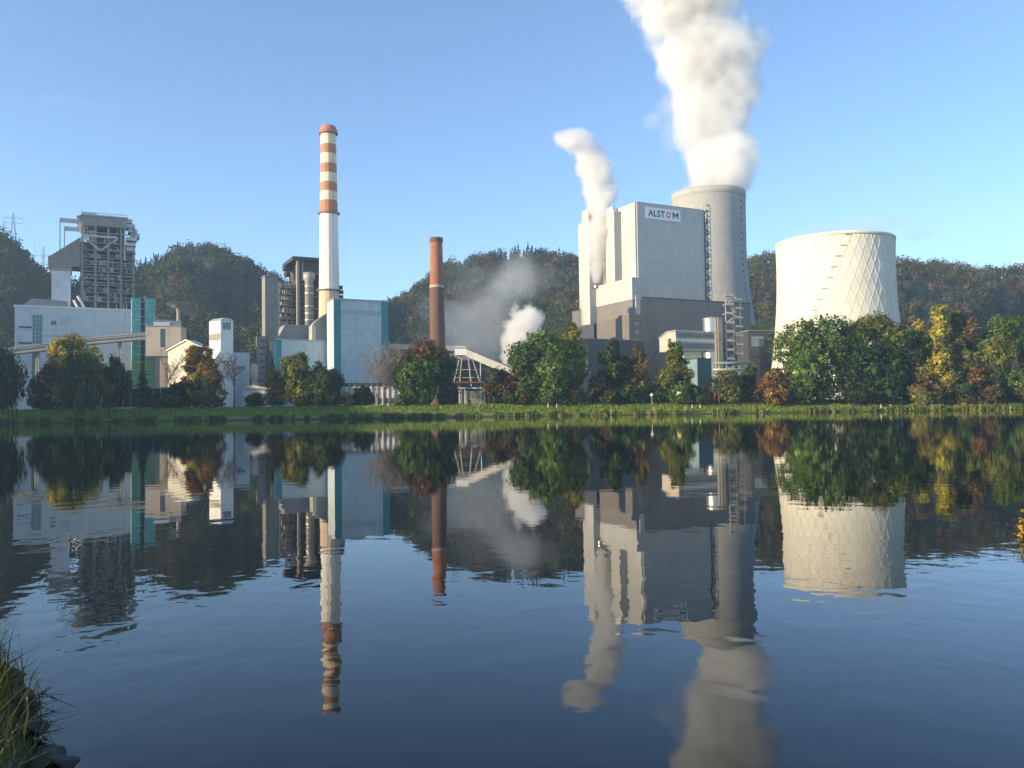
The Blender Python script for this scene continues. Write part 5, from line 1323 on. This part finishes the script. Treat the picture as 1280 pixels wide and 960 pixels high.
# grass on the near bank (blades as bent strips)
def blades(name, pts, H, lean, width, tint, rng):
    n = len(pts); a = rng.uniform(0, 6.283, n); dr = np.stack([np.cos(a), np.sin(a), 0 * a], 1); sd = np.stack([-np.sin(a), np.cos(a), 0 * a], 1)
    V = []; m = 4
    for j in range(m + 1):
        f = j / m; c = pts + dr * (lean * H * f * f)[:, None] + np.array([0, 0, 1.0]) * (H * f * (1 - .25 * lean * f))[:, None]
        w = (width * (1 - f * .92))[:, None]; V += [c - sd * w, c + sd * w]
    V = np.stack(V, 1).reshape(-1, 3); k = 2 * (m + 1)
    base = (np.arange(n) * k)[:, None]
    Fq = np.concatenate([base + np.array([2 * j, 2 * j + 1, 2 * j + 3, 2 * j + 2])[None, :] for j in range(m)], 0)
    me = bpy.data.meshes.new(name); npmesh(me, V, Fq)
    ca = me.attributes.new('tint', 'FLOAT_COLOR', 'POINT'); ca.data.foreach_set('color', np.concatenate([np.repeat(tint, k, 0), np.ones((n * k, 1))], 1).astype(np.float32).ravel())
    me.materials.append(M_LEAF); o = bpy.data.objects.new(name, me); COL.objects.link(o); return o
N = 260000
x = rng.uniform(-7, 9.5, N); y = rng.uniform(-3, 13, N); d = nsd(x, y); k = (d > .0) & (rng.uniform(size=N) < .75 * sst(.0, .3, d) + .25)
x, y = x[k], y[k]; N = len(x); H = rng.uniform(.08, .34, N) * (.6 + .8 * vnoise(x * 2, y * 2, 4))
o = blades('bank_grass', np.stack([x, y, near_z(x, y) - .01], 1), H, rng.uniform(.2, 1.1, N), rng.uniform(.0022, .0045, N), tints([(.045, .075, .016), (.07, .10, .02), (.10, .10, .03), (.16, .13, .05), (.03, .05, .014)], N, rng, .25), rng)
tag(o, 'rough green and straw grass on the near bank at the lower left', 'grass', kind='stuff')
# dry stalks
def stalk(label, base, top, Y):
    p = at(*base, Y); q = at(*top, Y - .05); b = MB(); mid = p.lerp(q, .55) + Vector((.012, 0, .01)); b.tube([Vector((0, 0, -.05)), mid - p, q - p], [.006, .005, .0025], 6)
    T = Thing('grass_stalk', label, 'grass stalk', loc=p, rot=0); T.mb(b, 'stem', mat('straw', (.42, .40, .20), .8, var=.2, streak=.1))
    c = MB(); c.tube([q - p, (q - p) + (q - mid) * .28], [.007, .002], 6); T.mb(c, 'seed_head', mat('seed_head', (.36, .32, .16), .9, var=.2, streak=.1))
stalk('pale upright grass stalk rising from the near bank before the water', (28, 918), (34, 874), 3.9)
stalk('short straw stalk leaning at the photo\'s lower left edge', (-4, 940), (8, 932), 3.5)
# dark twiggy shrub
def twigs(name, label, base, tips, Y, mtw, seed, leaves=0, pal='shade', r=.008):
    rr = random.Random(seed); rg = np.random.default_rng(seed); p = at(*base, Y); p.z = float(near_z(p.x, p.y)) - .03
    T = Thing(name, label, 'shrub', loc=p, rot=0); b = MB(); LP = []
    for px, py, dy in tips:
        q = at(px, py, Y + dy) - p; m = q * .5 + Vector((rr.gauss(0, .03), rr.gauss(0, .03), q.length * .10))
        P = [Vector((rr.gauss(0, .03), rr.gauss(0, .03), 0)), m * .6, m, q * .8 + Vector((0, 0, .02)), q]; b.tube(P, [r, r * .8, r * .6, r * .4, r * .2], 5)
        for i in range(7):
            t = rr.uniform(.25, .95); a = P[0].lerp(q, t) + (m - q * .5) * (4 * t * (1 - t)) * .8; e = a + Vector((rr.gauss(.04, .06), rr.gauss(0, .06), rr.gauss(.02, .05))); b.tube([a, e], [r * .4, r * .15], 4); LP += [a, e, a.lerp(e, .5)]
    T.mb(b, 'branches', mtw)
    if leaves:
        C = np.array([tuple(q) for q in LP]); C = C[rg.integers(0, len(C), leaves)] + rg.normal(0, .025, (leaves, 3))
        o = leafmesh('leaves', C, rg.uniform(.02, .05, leaves), tints(PAL[pal], leaves, rg), rg, M_LEAF); o.parent = T.e
TW = mat('dark_twig', (.03, .025, .022), .9, var=.3, streak=0)
twigs('shrub', 'dark leafless shrub reaching over the water from the near bank', (14, 890), [(60, 868, 0), (72, 872, .1), (75, 892, .1), (58, 880, 0), (66, 902, -.1), (40, 870, .1), (48, 890, 0)], 4.3, TW, 3, 0, 'shade', .005)
twigs('shrub', 'dark upright shrub at the photo\'s left edge above the stalk', (-14, 880), [(2, 803, 0), (6, 830, .1), (-6, 800, 0), (10, 850, .05), (4, 845, .1), (-10, 815, 0), (16, 868, .1), (22, 872, .1)], 4.6, TW, 5, 0, 'shade', .007)
twigs('shrub', 'yellow-leaved shrub poking in at the photo\'s right edge over the water', (1300, 668), [(1279, 622, 0), (1273, 641, 0), (1271, 646, .1), (1277, 655, 0), (1290, 600, 0), (1310, 590, 0), (1300, 610, .2), (1282, 648, 0), (1276, 664, .1), (1284, 630, .1), (1320, 615, 0)], 9.6, M_BARK, 8, 420, 'gold', .008)

# ------------------------------------------------------------------ steam
def smokemat(name, setup, dens, noise_scale, amp, soft, col=(.997, .997, .997), aniso=.25, step=.12, det=3.5, warp=.0):
    mt = bpy.data.materials.new(name); mt.use_nodes = True; nt = mt.node_tree; nt.nodes.clear(); t = NT(nt)
    out = t.n('ShaderNodeOutputMaterial'); tc = t.n('ShaderNodeTexCoord'); P = tc.outputs['Object']
    base = setup(t, P)                                     # 1 on the axis, 0 on the nominal edge
    n = t.n('ShaderNodeTexNoise', i_Scale=noise_scale, i_Detail=det, i_Roughness=.58, i_Distortion=warp); t.l(P, n.inputs['Vector'])
    n2 = t.n('ShaderNodeTexNoise', i_Scale=noise_scale * .33, i_Detail=1.0); t.l(P, n2.inputs['Vector'])
    v = t.math('ADD', base, t.math('MULTIPLY', t.math('SUBTRACT', n.outputs[0], .5), amp))
    v = t.math('ADD', v, t.math('MULTIPLY', t.math('SUBTRACT', n2.outputs[0], .5), amp * .8))
    d = t.math('MULTIPLY', t.ramp(v, 0.0, soft), dens)
    pv = t.n('ShaderNodeVolumePrincipled'); pv.inputs['Color'].default_value = (*col, 1); pv.inputs['Anisotropy'].default_value = aniso
    pv.inputs['Density Attribute'].default_value = ''
    t.l(d, pv.inputs['Density']); t.l(pv.outputs[0], out.inputs['Volume'])
    try: mt.cycles.volume_step_rate = step
    except Exception: mt.volume_step_rate = step
    return mt

def column(name, label, pts, z0pt, mt_args, infl=1.25, grow_noise=.16, cat='steam'):
    """pts: (px, py, radius px, Y) up the plume"""
    W = [(at(px, py, Y), r * Y / FOC) for px, py, r, Y in pts]
    o0 = W[0][0]; H = W[-1][0].z - o0.z
    tz = [(w.z - o0.z) / H for w, _ in W]; mx = max(max(abs(w.x - o0.x), abs(w.y - o0.y), r) for w, r in W) * 1.05
    def setup(t, P):
        sp = t.n('ShaderNodeSeparateXYZ'); t.l(P, sp.inputs[0]); f = t.math('DIVIDE', sp.outputs[2], H)
        def curve(vals):                                   # vals in -1..1
            c = t.n('ShaderNodeFloatCurve'); t.l(f, c.inputs['Value']); m = c.mapping; cv = m.curves[0]
            cv.points[0].location = (tz[0], vals[0] * .5 + .5); cv.points[1].location = (tz[-1], vals[-1] * .5 + .5)
            for a, v in list(zip(tz, vals))[1:-1]: cv.points.new(a, v * .5 + .5)
            m.update(); return t.math('MULTIPLY', t.math('SUBTRACT', c.outputs[0], .5), 2 * mx)
        dx = t.math('SUBTRACT', sp.outputs[0], curve([(w.x - o0.x) / mx for w, _ in W])); dy = t.math('SUBTRACT', sp.outputs[1], curve([(w.y - o0.y) / mx for w, _ in W]))
        r = t.math('SQRT', t.math('ADD', t.math('MULTIPLY', dx, dx), t.math('MULTIPLY', dy, dy)))
        q = t.math('SUBTRACT', 1.0, t.math('DIVIDE', r, curve([r_ / mx for _, r_ in W])))
        return t.math('MINIMUM', q, t.math('MULTIPLY', t.math('SUBTRACT', 1.0, f), 5.0))
    mt = smokemat(name + '_vapour', setup, *mt_args[0], **mt_args[1])
    n = 40; b = MB(); vs = []; fs = []; rows = 48
    zs = np.linspace(0, 1, rows)
    for j, f in enumerate(zs):
        cx_ = np.interp(f, tz, [w.x - o0.x for w, _ in W]); cy_ = np.interp(f, tz, [w.y - o0.y for w, _ in W]); r = np.interp(f, tz, [q for _, q in W])
        for k in range(n):
            a = 6.283 * k / n; g = infl * (1 + grow_noise * 2 * float(fbm(np.array(math.cos(a) * 1.6 + 5), np.array(f * H / max(8, r) * .9 + math.sin(a) * 1.6), 3, 6) - .45)) * (1 if j > 1 else .92)
            vs.append((cx_ + r * g * math.cos(a), cy_ + r * g * math.sin(a), f * H))
    for j in range(rows - 1):
        for k in range(n): k2 = (k + 1) % n; fs.append((j * n + k, j * n + k2, (j + 1) * n + k2, (j + 1) * n + k))
    fs.append(tuple(range(n - 1, -1, -1))); fs.append(tuple((rows - 1) * n + k for k in range(n)))
    b.add(vs, fs); o = b.build(name, mt, None, True); o.location = o0; tag(o, label, cat, kind='stuff'); return o

def puff(name, label, blobs, mt_args, infl=1.2, cat='steam'):
    """blobs: (px, py, rx px, rz px, Y)"""
    W = [(at(px, py, Y), rx * Y / FOC, rz * Y / FOC) for px, py, rx, rz, Y in blobs]; o0 = W[0][0]
    def setup(t, P):
        acc = None
        for w, rx, rz in W:
            s_ = t.n('ShaderNodeVectorMath', operation='SUBTRACT'); t.l(P, s_.inputs[0]); s_.inputs[1].default_value = w - o0
            d_ = t.n('ShaderNodeVectorMath', operation='DIVIDE'); t.l(s_.outputs[0], d_.inputs[0]); d_.inputs[1].default_value = (rx, rx, rz)
            l_ = t.n('ShaderNodeVectorMath', operation='LENGTH'); t.l(d_.outputs[0], l_.inputs[0]); q = t.math('SUBTRACT', 1.0, l_.outputs['Value'])
            acc = q if acc is None else t.math('SMOOTH_MAX', acc, q, .25)
        return acc
    mt = smokemat(name + '_vapour', setup, *mt_args[0], **mt_args[1])
    bm = bmesh.new()
    for w, rx, rz in W:
        r = bmesh.ops.create_icosphere(bm, subdivisions=3, radius=1); 
        for v in r['verts']: v.co = (w - o0) + Vector((v.co.x * rx * infl, v.co.y * rx * infl, v.co.z * rz * infl))
    me = bpy.data.meshes.new(name); bm.to_mesh(me); bm.free(); o = bpy.data.objects.new(name, me); COL.objects.link(o)
    md = o.modifiers.new('r', 'REMESH'); md.mode = 'VOXEL'; md.voxel_size = max(.6, max(rx for _, rx, _ in W) / 9)
    dg = bpy.context.evaluated_depsgraph_get(); m2 = bpy.data.meshes.new_from_object(o.evaluated_get(dg)); o.modifiers.clear(); o.data = m2; m2.materials.clear(); m2.materials.append(mt)
    o.location = o0; tag(o, label, cat, kind='stuff'); return o

YC = TOWER_C.y
column('steam_plume', 'great white steam plume rising out of the grey cooling tower', [(891, 244, 46, YC), (892, 225, 50, YC), (894, 200, 54, YC), (893, 170, 53, YC), (890, 130, 54, YC), (887, 95, 60, YC), (881, 50, 74, YC), (872, 0, 88, YC), (862, -60, 100, YC), (852, -130, 108, YC), (846, -190, 112, YC)],
       None, ((.115, .029, 1.7, .42), dict(step=.07, det=6.0)), 1.3)
puff('steam_wisp', 'thin grey wisp drifting off the great plume\'s left side', [(838, 130, 26, 20, YC), (815, 150, 14, 12, YC), (842, 165, 16, 30, YC)], ((.020, .04, 1.8, .9), dict(step=.2)))
yv = VENT.y
column('steam_plume', 'narrow warm-lit steam plume rising from the vent on the power block\'s left side', [(745, 354, 5, yv - 1), (745, 335, 12, yv - 3), (746, 300, 17, yv - 6), (749, 262, 20, yv - 6), (749, 232, 23, yv - 2), (742, 208, 25, yv - 3), (731, 190, 27, yv - 4), (722, 178, 27, yv - 5), (716, 166, 22, yv - 5)],
       None, ((.27, .10, 1.4, .5), dict(step=.12, det=4.0)), 1.35)
puff('steam_cloud', 'dense pinkish-white puff of steam beside the widest green tree', [(654, 405, 26, 27, 470), (650, 424, 22, 26, 470), (662, 398, 18, 19, 470), (642, 442, 16, 20, 470)], ((.20, .16, 1.8, .4), dict(step=.10, det=4.0)))
puff('smoke_cloud', 'wide thin grey bank of steam hanging between the brick chimney and the hills', [(612, 385, 56, 50, 560), (585, 405, 56, 50, 560), (578, 352, 40, 44, 570), (630, 362, 40, 36, 560), (605, 425, 70, 40, 560), (556, 400, 36, 44, 575), (660, 345, 56, 34, 590)],
     ((.021, .040, 2.2, 1.1), dict(step=.16, det=4.5, col=(.93, .965, 1.0))), 1.15, 'smoke')
puff('steam_wisp', 'faint grey veil of vapour hanging over the white cooling tower', [(1015, 292, 40, 10, 486), (1060, 283, 45, 10, 486), (1110, 280, 40, 11, 486), (1150, 292, 30, 12, 486)], ((.02, .05, 1.3, .9), dict(step=.3)))
puff('steam_wisp', 'tiny puff of steam at the small stack on the pale grey block', [(217, 382, 5, 3.5, STACK_TOP.y), (211, 380, 5, 3, STACK_TOP.y)], ((.10, .5, 1.0, .8), dict(step=.3)))

puff('cloud', 'faint thin cloud streak high in the sky at the upper left', [(70, 127, 30, 3, 3300), (105, 130, 34, 3, 3300), (140, 134, 22, 2.5, 3300)], ((.0012, .012, 1.2, .9), dict(step=.3)), 1.15, 'cloud')
# ------------------------------------------------------------------ haze
HZ = 0.00016
b = MB(); b.box(-2700, 2700, -500, 2750, -6, 430)
mt = bpy.data.materials.new('haze_air'); mt.use_nodes = True; nt = mt.node_tree; nt.nodes.clear(); t = NT(nt)
out = t.n('ShaderNodeOutputMaterial'); pv = t.n('ShaderNodeVolumePrincipled'); pv.inputs['Color'].default_value = (.50, .75, 1, 1); pv.inputs['Density'].default_value = HZ; pv.inputs['Density Attribute'].default_value = ''; pv.inputs['Anisotropy'].default_value = .2
t.l(pv.outputs[0], out.inputs['Volume'])
if HZ > 0:
    o = b.build('haze', mt); tag(o, 'thin morning haze over the lake and works', 'haze', kind='stuff')

# ------------------------------------------------------------------ sky and sun
w = bpy.data.worlds.new('World'); sc.world = w; w.use_nodes = True; nt = w.node_tree
sk = nt.nodes.new('ShaderNodeTexSky'); sk.sky_type = 'NISHITA'; sk.sun_disc = False
sk.sun_elevation = SUN_EL; sk.sun_rotation = math.atan2(SUN.x, SUN.y); sk.altitude = 2500; sk.air_density = 1.0; sk.dust_density = .6; sk.ozone_density = 2.4
bg = nt.nodes['Background']; nt.links.new(sk.outputs[0], bg.inputs[0]); bg.inputs[1].default_value = .126
sl = bpy.data.lights.new('sun', 'SUN'); sl.energy = 4.0; sl.angle = R_(.5); sl.color = (1, .785, .49)
so = bpy.data.objects.new('sun', sl); COL.objects.link(so); so.rotation_euler = SUN.to_track_quat('Z', 'Y').to_euler(); so.location = (-300, -100, 300)
vs = sc.view_settings; vs.view_transform = 'Standard'; vs.look = 'None'; vs.gamma = 1; vs.exposure = 1.32; vs.use_curve_mapping = False
sc.display_settings.display_device = 'sRGB'
cy = sc.cycles; cy.max_bounces = 8; cy.diffuse_bounces = 3; cy.glossy_bounces = 3; cy.transmission_bounces = 4; cy.volume_bounces = 6; cy.transparent_max_bounces = 8
cy.caustics_reflective = False; cy.caustics_refractive = False; cy.use_denoising = True; cy.use_adaptive_sampling = True; cy.adaptive_threshold = .02
cy.volume_max_steps = 256
